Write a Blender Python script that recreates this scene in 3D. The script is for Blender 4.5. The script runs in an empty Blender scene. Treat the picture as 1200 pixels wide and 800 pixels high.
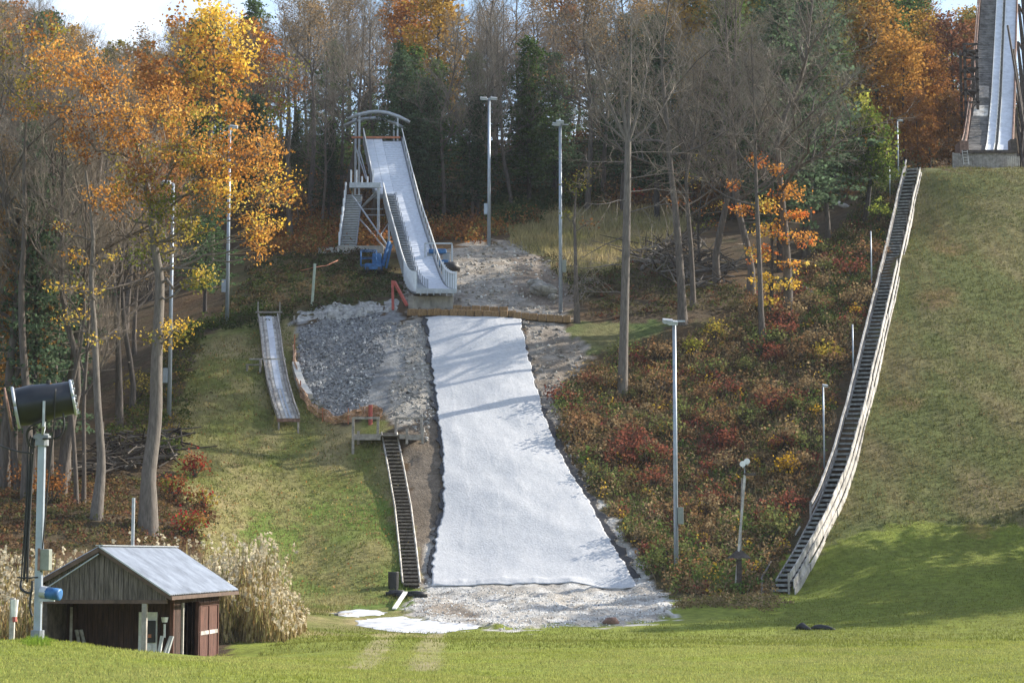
import bpy, math, random
import numpy as np
from mathutils import Vector, Matrix
C = bpy.data.collections.new('scene'); bpy.context.scene.collection.children.link(C)
random.seed(4); RNG = np.random.default_rng(11)
F = 2400.0; HZ = 650.0; CZ = 2.95; PITCH = math.atan(250/F)
cp, sp = math.cos(PITCH), math.sin(PITCH)
def P(px, py, Y):
    """photo pixel (1200x800) at world distance Y -> world point"""
    u = (px-600)/F; v = (400-py)/F
    dy = cp - v*sp; dz = sp + v*cp
    return np.array([u*Y/dy, Y, CZ + dz*Y/dy])
def proj(x, y, z):
    z = z-CZ
    d = y*cp + z*sp; v = -y*sp + z*cp
    return 600+F*x/d, 400-F*v/d
# ------------------------------------------------------------------ noise
_T = np.random.default_rng(5).random((64, 64))
def vnoise(x, y):
    x = np.asarray(x, float); y = np.asarray(y, float)
    xi = np.floor(x).astype(int); yi = np.floor(y).astype(int); fx = x-xi; fy = y-yi
    fx = fx*fx*(3-2*fx); fy = fy*fy*(3-2*fy)
    a = _T[xi % 64, yi % 64]; b = _T[(xi+1) % 64, yi % 64]; c = _T[xi % 64, (yi+1) % 64]; d = _T[(xi+1) % 64, (yi+1) % 64]
    return (a*(1-fx)+b*fx)*(1-fy)+(c*(1-fx)+d*fx)*fy
def fbm(x, y, o=4):
    s = 0; a = .5; t = 0
    for i in range(o):
        s = s+a*vnoise(x*2**i+i*17.3, y*2**i+i*9.1); t += a; a *= .55
    return s/t
# ------------------------------------------------------------------ terrain
ctl = []
def c(px, py, Y): ctl.append(P(px, py, Y))
def w(x, y, z): ctl.append(np.array([x, y, z], float))
for x in (-60, -20, 0, 20, 60): w(x, -40, 1.3)
for x in (-30, -8, 8, 30): w(x, 0, 1.3)
w(-10, 25, 1.0); w(0, 25, .95); w(10, 25, .85); w(20, 25, .8)
for px, py in ((-120, 752), (0, 752), (45, 744), (100, 756), (180, 767), (260, 772)): c(px, py, 46)
c(350, 782, 46); c(500, 790, 46); c(700, 791, 46); c(900, 791, 46); c(1200, 788, 46); c(1400, 788, 46)
for x in (-17, -14, -11.5, -9): w(x, 58, -.25); w(x, 66, -.38)
c(330, 766, 58); c(500, 765, 60); c(700, 764, 60); c(900, 763, 60); c(1200, 758, 60); c(1400, 756, 60)
for px, py, Y in ((300,757,66),(400,748,74),(560,749,77),(750,749,77),(950,747,77),(1200,741,76),
  (400,738,82),(560,738,84),(750,738,84),(870,736,84),(1000,727,86),(1200,712,86),(1400,705,86),
  (480,728,89),(600,728,89),(780,724,89),(880,714,92),
  (480,712,94.5),(640,712,95),(780,704,96),(870,700,97),(940,697,98.5),(1050,676,98),(1200,668,98),(1400,664,98),
  (495,688,101),(620,688,101),(745,688,101),(820,680,101),(1050,640,104),(1200,632,105),(1400,632,106),
  (500,656,104),(600,656,104),(720,656,104),(800,640,105.5),(880,650,104.5),(960,645,103.5),
  (505,607,108),(600,607,108),(700,607,108.4),(780,590,111),(860,590,111),(940,600,109),
  (975,600,108),(1080,600,108.7),(1200,600,109),(1400,600,111),
  (505,522,115),(580,522,115),(640,522,115.5),(720,500,119),(820,500,120),(900,500,119),(960,505,117.5),
  (1010,500,117),(1100,500,117.5),(1200,500,118),(1400,500,121),
  (500,440,122.5),(570,440,122.5),(630,440,123),(700,440,124),(800,440,126),(900,430,127),(980,430,126),
  (1035,400,127.7),(1120,400,128),(1200,400,129),(1400,400,133),
  (1060,300,140.5),(1120,300,141),(1200,300,142),(1400,300,148),
  (1075,199,157),(1130,197,157.5),(1200,197,158),(1400,190,166),
  (495,372,130),(560,371,130),(615,373,130),(700,382,130),(790,376,131),(870,368,133),(950,350,137),(1010,310,143),
  (480,361,132),(540,359,132.5),(600,364,132.5),(660,364,133),(740,352,136),(840,328,142),(920,318,144),
  (1040,230,155),(1000,262,153),(640,335,139),(560,335,138.5),(600,300,149),(560,283,154),(620,288,153),
  (680,275,158),(740,262,165),(660,252,170),(760,250,172),(830,270,163),(900,262,165),(960,250,165),
  (440,345,136),(395,360,133),(360,372,131.5),(350,330,141),(400,325,142),(440,313,146),(410,293,150),(360,300,150),(480,312,145),
  (510,290,152),(480,268,165),(400,268,165),(560,262,166),
  (430,700,99),(350,690,100),(300,700,95),(430,640,104),(350,630,105),(270,640,101),(250,590,105),(330,560,111),(430,560,112),
  (440,510,116),(360,500,117),(270,500,115.5),(200,510,112),(440,440,122),(360,430,124),(330,440,122.5),(270,440,121),(310,385,130),(250,388,130),
  (200,400,130),(175,620,98),(110,602,98),(30,600,97),(-60,600,97),(-200,600,98),(175,690,84),(100,690,84),(0,690,84),(-150,690,84),
  (100,545,108),(0,545,108),(-150,545,110),(130,480,118),(30,480,120),(-150,480,122),(130,420,132),(0,420,134),(-200,420,136),
  (250,345,143),(120,350,152),(0,350,154),(280,300,158),(150,290,175),(0,290,178),(-200,290,178),(300,262,172)): c(px, py, Y)
for x in (-110, -80, -50, -25, 0, 25, 50, 80, 115):
    w(x, 200, 41+max(x,0)*.06); w(x, 232, 49+(4.5 if x > 20 else 0)); w(x, 262, 52); w(x, 300, 50); w(x, 420, 45); w(x, 700, 40)
w(40, 166, 33); w(46, 172, 35); w(60, 160, 33.5); w(34, 165, 33)
for x, y, z in ((-70, 50, 2), (-75, 100, 12), (-90, 160, 33), (-200, 100, 18), (-200, 200, 40), (70, 50, 2), (75, 90, 3), (80, 130, 22), (100, 165, 36), (200, 60, 3), (200, 120, 18),
  (220, 200, 44), (-250, 400, 45), (250, 400, 45), (-300, 700, 40), (300, 700, 40), (-200, 0, 2), (200, 0, 2), (250, -200, 2), (-250, -200, 2)): w(x, y, z)
ctl = np.array(ctl)
def tps_fit(xy, z, lam=.4):
    n = len(xy); d = np.hypot(xy[:, None, 0]-xy[None, :, 0], xy[:, None, 1]-xy[None, :, 1])
    K = np.where(d > 0, d*d*np.log(d+1e-12), 0) + lam*np.eye(n)*30
    Pm = np.c_[np.ones(n), xy]; A = np.zeros((n+3, n+3)); A[:n, :n] = K; A[:n, n:] = Pm; A[n:, :n] = Pm.T
    return np.linalg.solve(A, np.r_[z, 0, 0, 0])
S_ = 50.0
CXY = ctl[:, :2]/S_
_w = tps_fit(CXY, ctl[:, 2], 2e-5)
def tps(x, y):
    x = np.ravel(x)/S_; y = np.ravel(y)/S_; out = np.empty(len(x)); n = len(CXY)
    for i in range(0, len(x), 20000):
        a = x[i:i+20000, None]-CXY[None, :, 0]; b = y[i:i+20000, None]-CXY[None, :, 1]; r2 = a*a+b*b
        out[i:i+20000] = (.5*r2*np.log(r2+1e-12))@_w[:n]+_w[n]+_w[n+1]*x[i:i+20000]+_w[n+2]*y[i:i+20000]
    return out
gx = np.r_[-600, -450, -320, -240, -180, -140, -110, -90, -75, -64, -56, -50, np.arange(-46, 52.01, .3), 56, 62, 70, 80, 95, 115, 150, 200, 280, 400, 600]
gy = np.r_[-500, -300, -150, -80, -40, -15, 0, 10, 18, 24, np.arange(28, 176, .3), np.arange(177, 240, 2.0), 250, 265, 290, 330, 380, 450, 550, 700, 1000]
GX, GY = np.meshgrid(gx, gy, indexing='ij')
cl = lambda v, a, b: np.clip(v, a, b)
GZ = tps(cl(GX, -260, 260), cl(GY, -150, 700)).reshape(GX.shape)
def inpoly(px, py, poly):
    px = np.asarray(px); inside = np.zeros(px.shape, bool); n = len(poly); j = n-1
    for i in range(n):
        xi, yi = poly[i]; xj, yj = poly[j]
        cnd = ((yi > py) != (yj > py)) & (px < (xj-xi)*(py-yi)/(yj-yi+1e-9)+xi)
        inside ^= cnd; j = i
    return inside
PX, PY = proj(GX, GY, GZ)
far = (GY > 28) & (GY < 172)
# small undulations, rough rubble under the landing, rocky bits
GZ = GZ+np.where(far, (fbm(GX*.25, GY*.25)-.5)*.45*np.clip((GY-70)/40, .12, 1), 0)
GZ = GZ+np.where((GY > 28) & (GY < 80), (fbm(GX*.5+3, GY*.3)-.5)*.10, 0)
RUBBLE = [(478,692),(500,682),(760,682),(790,702),(788,722),(730,732),(600,737),(520,733),(480,722)]
mr = inpoly(PX, PY, RUBBLE) & far
GZ = GZ+np.where(mr, (fbm(GX*1.1, GY*.8)-.35)*.55+(fbm(GX*3.1, GY*3.)-.5)*.16, 0)
EARTH = [(330,372),(380,360),(450,362),(470,330),(560,283),(600,285),(640,300),(655,360),(690,400),(660,470),(600,470),(500,470),(480,560),(470,500),(430,492),(370,490),(350,440)]
me = inpoly(PX, PY, EARTH) & far & ~inpoly(PX, PY, [(490,368),(625,368),(665,500),(500,500)])
GZ = GZ+np.where(me, (fbm(GX*.9, GY*.9)-.5)*.5, 0)
def h(x, y):
    x = np.asarray(x, float); y = np.asarray(y, float)
    i = np.clip(np.searchsorted(gx, x)-1, 0, len(gx)-2); j = np.clip(np.searchsorted(gy, y)-1, 0, len(gy)-2)
    fx = (x-gx[i])/(gx[i+1]-gx[i]); fy = (y-gy[j])/(gy[j+1]-gy[j])
    return (GZ[i, j]*(1-fx)+GZ[i+1, j]*fx)*(1-fy)+(GZ[i, j+1]*(1-fx)+GZ[i+1, j+1]*fx)*fy
_YS = np.arange(30, 260, .08)
def hit(px, py, y0=30):
    u = (px-600)/F; v = (400-py)/F; dy = cp-v*sp; dz = sp+v*cp
    Y = _YS[_YS >= y0]; zr = CZ+dz*Y/dy; d = h(u*Y/dy, Y)-zr
    k = np.argmax(d > 0)
    if d[k] <= 0: k = len(Y)-1
    x = u*Y[k]/dy
    return np.array([x, Y[k], float(h(x, Y[k]))])
# ------------------------------------------------------------------ materials
def mat(name, col, rough=.7, metal=0, var=.12, scale=6, bump=.0, bscale=30, stretch=None, col2=None, streak=None):
    m = bpy.data.materials.new(name); m.use_nodes = True; nt = m.node_tree; N = nt.nodes; L = nt.links
    b = N['Principled BSDF']; b.inputs['Roughness'].default_value = rough; b.inputs['Metallic'].default_value = metal
    tc = N.new('ShaderNodeTexCoord'); mp = N.new('ShaderNodeMapping'); L.new(tc.outputs['Object'], mp.inputs[0])
    if stretch: mp.inputs['Scale'].default_value = stretch
    n = N.new('ShaderNodeTexNoise'); n.inputs['Scale'].default_value = scale; n.inputs['Detail'].default_value = 6; n.inputs['Roughness'].default_value = .65
    L.new(mp.outputs[0], n.inputs['Vector'])
    r = N.new('ShaderNodeValToRGB'); c1 = [max(0, x*(1-var*2)) for x in col]; c2 = col2 if col2 else [min(1, x*(1+var*2)) for x in col]
    r.color_ramp.elements[0].color = (*c1, 1); r.color_ramp.elements[1].color = (*c2, 1)
    r.color_ramp.elements[0].position = .32; r.color_ramp.elements[1].position = .68
    L.new(n.outputs['Fac'], r.inputs[0]); L.new(r.outputs[0], b.inputs['Base Color'])
    if bump:
        n2 = N.new('ShaderNodeTexNoise'); n2.inputs['Scale'].default_value = bscale; n2.inputs['Detail'].default_value = 5
        L.new(mp.outputs[0], n2.inputs['Vector'])
        bp = N.new('ShaderNodeBump'); bp.inputs['Strength'].default_value = bump; bp.inputs['Distance'].default_value = .05
        L.new(n2.outputs['Fac'], bp.inputs['Height']); L.new(bp.outputs[0], b.inputs['Normal'])
    return m
def foliage_mat(name, trans=.4, bright=1.0, rough=.9):
    m = bpy.data.materials.new(name); m.use_nodes = True; nt = m.node_tree; N = nt.nodes; L = nt.links
    N.remove(N['Principled BSDF']); out = N['Material Output']
    a = N.new('ShaderNodeAttribute'); a.attribute_name = 'Col'
    oi = N.new('ShaderNodeObjectInfo')
    mx = N.new('ShaderNodeMix'); mx.data_type = 'RGBA'; mx.blend_type = 'MULTIPLY'; mx.inputs['Factor'].default_value = 1
    L.new(a.outputs['Color'], mx.inputs[6]); L.new(oi.outputs['Color'], mx.inputs[7])
    d = N.new('ShaderNodeBsdfDiffuse'); t = N.new('ShaderNodeBsdfTranslucent'); ms = N.new('ShaderNodeMixShader'); ms.inputs[0].default_value = trans
    L.new(mx.outputs[2], d.inputs[0]); L.new(mx.outputs[2], t.inputs[0]); L.new(d.outputs[0], ms.inputs[1]); L.new(t.outputs[0], ms.inputs[2])
    L.new(ms.outputs[0], out.inputs[0])
    return m
M = {}
M['leaf'] = foliage_mat('leaf', .45); M['brush'] = foliage_mat('brush_leaf', .3); M['blade'] = foliage_mat('grass_blade', .35)
M['stone'] = foliage_mat('stone_rough', 0.0)
M['bark'] = mat('bark', (.12, .10, .085), .95, 0, .22, 3, .8, 14, (4, 4, .7))
M['bark_light'] = mat('bark_light', (.155, .135, .118), .95, 0, .2, 3, .7, 14, (4, 4, .7))
M['twig'] = mat('twig_bark', (.225, .19, .15), .95, 0, .15, 2)
M['bark_dark'] = mat('bark_dark', (.055, .047, .042), .95, 0, .2, 3, .7, 14, (4, 4, .7))
M['galv'] = mat('galvanised_steel', (.40, .43, .47), .5, .35, .1, 5, .05)
M['galv_dark'] = mat('galvanised_steel_weathered', (.24, .26, .29), .55, .3, .12, 5)
M['pole'] = mat('pole_steel', (.33, .38, .45), .45, .35, .07, 3)
M['panel_white'] = mat('white_plastic_panel', (.66, .70, .76), .5, 0, .06, 3)
M['slat'] = mat('pale_plastic_slat', (.56, .60, .67), .5, 0, .08, 4)
M['concrete'] = mat('concrete', (.36, .34, .31), .9, 0, .14, 2, .3, 12)
M['concrete_pale'] = mat('concrete_pale', (.50, .49, .46), .9, 0, .12, 2, .3, 12)
M['wood_grey'] = mat('weathered_wood', (.30, .275, .25), .9, 0, .22, 3, .4, 20, (1, 1, 1))
M['wood_pale'] = mat('pale_weathered_wood', (.46, .435, .40), .9, 0, .3, 1.6, .5, 20)
M['wood_dark'] = mat('dark_weathered_wood', (.075, .06, .052), .9, 0, .3, 4, .4, 20)
M['wood_red'] = mat('red_brown_stained_wood', (.105, .045, .032), .85, 0, .3, 3, .4, 20, (4, 4, .6))
M['tread'] = mat('stair_tread_wood', (.27, .28, .275), .9, 0, .25, 4, .3, 20)
M['wood_brown'] = mat('dark_brown_plank', (.05, .026, .019), .9, 0, .35, 3, .4, 20, (5, 5, .6))
M['gable'] = mat('gable_plank_wood', (.12, .10, .088), .9, 0, .38, 3, .5, 20, (8, 8, .6))
M['tread_brown'] = mat('brown_step_wood', (.19, .16, .13), .9, 0, .25, 4, .3, 20)
M['ramp_step'] = mat('dark_ramp_step_wood', (.12, .115, .11), .9, 0, .3, 2, .3, 20)
M['trim'] = mat('brown_trim', (.10, .065, .05), .8, 0, .2, 4)
M['roofmetal'] = mat('corrugated_roof_metal', (.25, .28, .33), .42, .25, .16, 1.5)
M['black'] = mat('black_plastic', (.018, .018, .02), .55, 0, .2, 6)
M['blackmetal'] = mat('dark_painted_metal', (.018, .021, .027), .35, .2, .15, 4)
M['fleece'] = mat('white_fleece', (.475, .485, .505), .85, 0, .06, 5, .45, 9.0)
M['slush'] = mat('melting_snow', (.50, .52, .56), .85, 0, .2, 1.6, .8, 7)
M['orange'] = mat('orange_plastic', (.45, .17, .09), .7, 0, .15, 4)
M['orange_net'] = mat('orange_snow_fence', (.50, .32, .21), .85, 0, .2, 4)
M['red'] = mat('red_paint', (.38, .08, .06), .6, 0, .15, 4)
M['blue'] = mat('blue_paint', (.025, .12, .30), .5, .1, .2, 4)
M['white'] = mat('white_paint', (.72, .72, .70), .6, 0, .08, 5)
M['box'] = mat('grey_enclosure_paint', (.24, .26, .23), .6, .1, .1, 5)
M['straw'] = mat('straw', (.30, .19, .095), .95, 0, .3, 9, .8, 40, (1, 1, 3))
M['rust'] = mat('rusty_trim', (.22, .13, .10), .85, 0, .3, 4)
M['track'] = mat('inrun_track_metal', (.60, .63, .68), .4, .2, .09, 2, 0, 1, (1, 1, 1))
M['rock'] = mat('boulder_rock', (.28, .26, .23), .95, 0, .3, 2, .8, 8)
M['ledge'] = mat('pale_ledge_rock', (.33, .325, .31), .95, 0, .3, 2.5, .9, 7)
M['glass'] = mat('pale_lamp_lens', (.6, .62, .6), .2, 0, .05, 4)
# ------------------------------------------------------------------ mesh helpers
def link(o, parent=None):
    C.objects.link(o)
    if parent is not None: o.parent = parent
    return o
def tag(o, label=None, cat=None, group=None, kind=None):
    if label: o['label'] = label
    if cat: o['category'] = cat
    if group: o['group'] = group
    if kind: o['kind'] = kind
    return o
def thing(name, loc, label, cat, group=None):
    o = bpy.data.objects.new(name, None); o.location = tuple(loc); o.empty_display_size = .3
    link(o); return tag(o, label, cat, group)
def np_mesh(name, V, faces, cols=None, smooth=False):
    """faces: list of (n,k) int arrays"""
    me = bpy.data.meshes.new(name); V = np.asarray(V, np.float32)
    me.vertices.add(len(V)); me.vertices.foreach_set('co', V.ravel())
    li = np.concatenate([f.ravel() for f in faces]) if faces else np.zeros(0, int)
    tot = np.concatenate([np.full(len(f), f.shape[1]) for f in faces])
    st = np.r_[0, np.cumsum(tot)[:-1]]
    me.loops.add(len(li)); me.loops.foreach_set('vertex_index', li.astype(np.int32))
    me.polygons.add(len(tot)); me.polygons.foreach_set('loop_start', st.astype(np.int32)); me.polygons.foreach_set('loop_total', tot.astype(np.int32))
    me.polygons.foreach_set('use_smooth', np.full(len(tot), smooth))
    me.update(calc_edges=True)
    if cols is not None:
        at = me.color_attributes.new('Col', 'FLOAT_COLOR', 'POINT')
        cc = np.c_[cols, np.ones(len(cols))].astype(np.float32) if cols.shape[1] == 3 else cols.astype(np.float32)
        at.data.foreach_set('color', cc.ravel())
    return me
class MB:
    def __init__(s): s.V = []; s.F = []; s.n = 0
    def add(s, v, f):
        v = np.asarray(v, float); s.V.append(v)
        for q in f: s.F.append([i+s.n for i in q])
        s.n += len(v); return s
    def frame(s, c, ax, ay, az):   # box from centre and three half vectors
        c = np.asarray(c, float); v = [c+i*np.asarray(ax)+j*np.asarray(ay)+k*np.asarray(az) for i in (-1, 1) for j in (-1, 1) for k in (-1, 1)]
        return s.add(v, [(0, 1, 3, 2), (4, 6, 7, 5), (0, 4, 5, 1), (2, 3, 7, 6), (0, 2, 6, 4), (1, 5, 7, 3)])
    def box(s, x0, x1, y0, y1, z0, z1): return s.frame(((x0+x1)/2, (y0+y1)/2, (z0+z1)/2), ((x1-x0)/2, 0, 0), (0, (y1-y0)/2, 0), (0, 0, (z1-z0)/2))
    def beam(s, a, b, wd, ht, up=(0, 0, 1)):
        a = np.asarray(a, float); b = np.asarray(b, float); d = b-a; l = np.linalg.norm(d); d = d/l
        r = np.cross(d, up)
        if np.linalg.norm(r) < 1e-3: r = np.cross(d, (0, 1, 0))
        r /= np.linalg.norm(r); u = np.cross(r, d)
        return s.frame((a+b)/2, d*l/2, r*wd/2, u*ht/2)
    def tube(s, pts, r, n=8, cap=True):
        pts = [np.asarray(p, float) for p in pts]; rs = r if hasattr(r, '__len__') else [r]*len(pts)
        V = []; pr = None
        for i, p in enumerate(pts):
            d = pts[min(i+1, len(pts)-1)]-pts[max(i-1, 0)]; d = d/(np.linalg.norm(d)+1e-9)
            if pr is None:
                pr = np.cross(d, (0, 0, 1));
                if np.linalg.norm(pr) < .05: pr = np.cross(d, (0, 1, 0))
            pr = pr-d*pr.dot(d); pr /= np.linalg.norm(pr); q = np.cross(d, pr)
            for k in range(n):
                a = 2*math.pi*k/n; V.append(p+(pr*math.cos(a)+q*math.sin(a))*rs[i])
        Fc = [(i*n+k, i*n+(k+1) % n, (i+1)*n+(k+1) % n, (i+1)*n+k) for i in range(len(pts)-1) for k in range(n)]
        if cap: Fc += [tuple(range(n))[::-1], tuple(range((len(pts)-1)*n, len(pts)*n))]
        return s.add(V, Fc)
    def prism(s, poly, ext):
        poly = np.asarray(poly, float); n = len(poly); v = np.r_[poly, poly+np.asarray(ext)]
        return s.add(v, [tuple(range(n))[::-1], tuple(range(n, 2*n))]+[(i, (i+1) % n, n+(i+1) % n, n+i) for i in range(n)])
    def build(s, name, m, parent=None, smooth=False, bevel=0):
        V = np.concatenate(s.V)
        if parent is not None: org = np.array(parent.location)+(np.array(parent.parent.location) if parent.parent else 0)
        else: org = np.array([(V[:, 0].min()+V[:, 0].max())/2, (V[:, 1].min()+V[:, 1].max())/2, V[:, 2].min()])
        me = bpy.data.meshes.new(name); me.from_pydata([tuple(v) for v in V-org], [], s.F); me.update()
        if smooth: me.polygons.foreach_set('use_smooth', [True]*len(me.polygons))
        me.materials.append(M[m] if isinstance(m, str) else m)
        o = bpy.data.objects.new(name, me); link(o, parent)
        if parent is None: o.location = tuple(org)
        if bevel:
            b = o.modifiers.new('b', 'BEVEL'); b.width = bevel; b.segments = 2; b.limit_method = 'ANGLE'
        return o
# ------------------------------------------------------------------ ground mesh + colours
def blend(c, m, col): return c*(1-m[..., None])+np.array(col)*m[..., None]
PX, PY = proj(GX, GY, GZ)
n1 = fbm(GX*.35, GY*.35); n2 = fbm(GX*1.3+7, GY*1.3); n3 = fbm(GX*.08+2, GY*.08)
JX = PX+(n2-.5)*26; JY = PY+(fbm(GX*1.1+40, GY*1.1)-.5)*22
col = np.zeros(GX.shape+(3,))+np.array([.085, .062, .038])                 # leaf litter
col = blend(col, np.clip((n1-.45)*4, 0, 1)*.6, (.13, .075, .035))
col = blend(col, np.clip((n2-.55)*4, 0, 1)*.5, (.06, .07, .025))
def region(poly, soft=False): return inpoly(JX, JY, poly) & far
def setc(poly, c1, c2, t, rough=False):
    global col
    m = region(poly).astype(float); cc = np.array(c1)*(1-t[..., None])+np.array(c2)*t[..., None]
    col = col*(1-m[..., None])+cc*m[..., None]
LAWN = np.array([.20, .24, .04]); DRY = np.array([.19, .175, .075]); HILL = np.array([.10, .125, .04])
t = np.clip((n1-.3)*2.2, 0, 1)
# lawn: everything near and flat
ml = (((PY > 700) & (PX > 330)) | (GY < 64) | ((GY < 84) & (PX > 270)) | ((PX > 905) & (PY+(n2-.5)*22+(n1-.5)*20 > 614+np.clip((1040-PX)*.35, 0, 30)))) & (GY < 120)
cc = LAWN*(1-.35*t[..., None])+np.array([.21, .22, .06])*.35*t[..., None]
# mown bands
cc = cc*(1+.12*np.sign(np.sin(GX*.9+GY*.15))[..., None]*(n3[..., None]))
col = np.where(ml[..., None], cc, col)
LEFTG = [(235,395),(300,370),(345,376),(350,440),(400,500),(430,492),(455,500),(505,700),(505,742),(290,745),(240,655),(215,600),(200,520)]
setc(LEFTG, (.15, .165, .045), (.30, .25, .12), np.clip((fbm(GX*.5+9, GY*.35)-.36)*3.2, 0, 1))
LEFTB = [(300,600),(440,560),(490,690),(505,712),(300,712),(260,650)]
setc(LEFTB, (.125, .18, .035), (.22, .20, .08), np.clip((fbm(GX*.6+19, GY*.5)-.38)*3, 0, 1))
BIGH = [(925,700),(930,680),(960,630),(995,540),(1040,350),(1074,199),(1400,190),(1400,650),(1000,650),(930,705)]
setc(BIGH, (.115, .13, .042), (.20, .165, .08), np.clip((fbm(GX*.35+9, GY*.2)-.38)*3, 0, 1))
ml2 = (PX > 905) & (PY+(n2-.5)*22+(n1-.5)*20 > 614+np.clip((1040-PX)*.35, 0, 30)) & (GY < 120) & (PX+(720-PY)*-.45 > 915); col = np.where(ml2[..., None], cc*.85, col)
for (qx, qy, rx, ry) in ((1098, 348, 28, 16), (1150, 620, 26, 7), (1060, 470, 30, 12), (1110, 290, 26, 10)):
    m = np.clip(1-((JX-qx)/rx)**2-((JY-qy)/ry)**2, 0, 1)*far; col = blend(col, m*.5, (.24, .12, .06))
BRUSHP = [(640,470),(690,400),(800,385),(900,340),(1000,250),(1060,205),(1035,290),(990,440),(960,550),(905,690),(800,700),(770,690),(720,620),(660,540)]
setc(BRUSHP, (.10, .065, .035), (.08, .085, .035), t)
GRN = [(660,380),(730,374),(790,376),(770,392),(730,405),(690,415),(655,398)]
setc(GRN, (.085, .12, .035), (.15, .14, .06), t)
MEAD = [(590,262),(640,248),(700,242),(780,246),(800,262),(760,300),(700,320),(660,330),(640,300),(600,290)]
setc(MEAD, (.30, .25, .14), (.20, .19, .08), t)
SLP = [(270,310),(400,288),(470,300),(470,345),(400,360),(330,372),(260,370)]
setc(SLP, (.085, .085, .035), (.12, .09, .045), t)
setc([(468,330),(510,296),(560,281),(600,284),(645,310),(655,350),(668,372),(480,374)], (.36, .33, .29), (.25, .215, .175), np.clip((n2-.35)*3, 0, 1))
setc([(600,300),(640,305),(700,330),(665,372),(600,340)], (.20, .16, .125), (.28, .24, .20), t)
setc([(440,385),(505,372),(515,470),(520,520),(500,560),(470,500),(440,470)], (.36, .34, .31), (.29, .27, .24), np.clip((n2-.3)*3, 0, 1))
setc([(470,505),(520,470),(522,600),(505,690),(492,690)], (.15, .12, .09), (.20, .165, .13), t)
setc([(345,380),(465,362),(480,420),(450,480),(400,492),(360,465)], (.22, .225, .23), (.32, .32, .315), np.clip((n2-.3)*2, 0, 1))
setc([(610,374),(655,378),(700,420),(655,455),(650,520),(625,470)], (.31, .28, .245), (.21, .175, .14), np.clip((n2-.3)*2.5, 0, 1))
setc([(495,690),(500,640),(520,600),(530,680),(600,680),(740,680),(690,590),(720,610),(775,690),(792,705),(788,724),(735,732),(600,737),(510,735),(470,715)], (.54, .53, .51), (.40, .37, .33), np.clip((n2-.35)*4, 0, 1))
setc([(490,700),(560,712),(560,726),(500,722)], (.22, .18, .14), (.30, .26, .22), t)
for tk in ([(442,742),(470,742),(438,784),(408,784)], [(500,742),(522,742),(514,786),(474,786)]): m = inpoly(PX+(n2-.5)*8, PY, tk)*far*1.; col = blend(col, m*.7*np.clip(n1*1.6, .3, 1), (.34, .28, .17))
m = np.clip(1-((JX-1000)/480)**2-((JY-748)/9)**2, 0, 1)*far; col = blend(col, m*.3, (.2, .2, .07))
nx, ny = GX.shape; idx = np.arange(nx*ny).reshape(nx, ny)
quads = np.stack([idx[:-1, :-1], idx[1:, :-1], idx[1:, 1:], idx[:-1, 1:]], -1).reshape(-1, 4)
me = np_mesh('ground', np.stack([GX, GY, GZ], -1).reshape(-1, 3), [quads], col.reshape(-1, 3), True)
gm = bpy.data.materials.new('ground_surface'); gm.use_nodes = True; N = gm.node_tree.nodes; L = gm.node_tree.links; b = N['Principled BSDF']
b.inputs['Roughness'].default_value = .95; b.inputs['Specular IOR Level'].default_value = .15
at = N.new('ShaderNodeAttribute'); at.attribute_name = 'Col'; tc = N.new('ShaderNodeTexCoord')
na = N.new('ShaderNodeTexNoise'); na.inputs['Scale'].default_value = 2.2; na.inputs['Detail'].default_value = 9; na.inputs['Roughness'].default_value = .72
L.new(tc.outputs['Object'], na.inputs['Vector']); mr_ = N.new('ShaderNodeMapRange'); mr_.inputs[1].default_value = .3; mr_.inputs[2].default_value = .7; mr_.inputs[3].default_value = .55; mr_.inputs[4].default_value = 1.45
L.new(na.outputs['Fac'], mr_.inputs[0]); mx = N.new('ShaderNodeMix'); mx.data_type = 'RGBA'; mx.blend_type = 'MULTIPLY'; mx.inputs['Factor'].default_value = 1
L.new(at.outputs['Color'], mx.inputs[6]); L.new(mr_.outputs[0], mx.inputs[7]); L.new(mx.outputs[2], b.inputs['Base Color'])
nb = N.new('ShaderNodeTexNoise'); nb.inputs['Scale'].default_value = 7; nb.inputs['Detail'].default_value = 7; nb.inputs['Roughness'].default_value = .7; L.new(tc.outputs['Object'], nb.inputs['Vector'])
bp = N.new('ShaderNodeBump'); bp.inputs['Strength'].default_value = .8; bp.inputs['Distance'].default_value = .18; L.new(nb.outputs['Fac'], bp.inputs['Height']); L.new(bp.outputs[0], b.inputs['Normal'])
me.materials.append(gm); g = bpy.data.objects.new('ground', me); link(g); tag(g, 'grassy field rising into wooded hillside', kind='structure')
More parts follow.
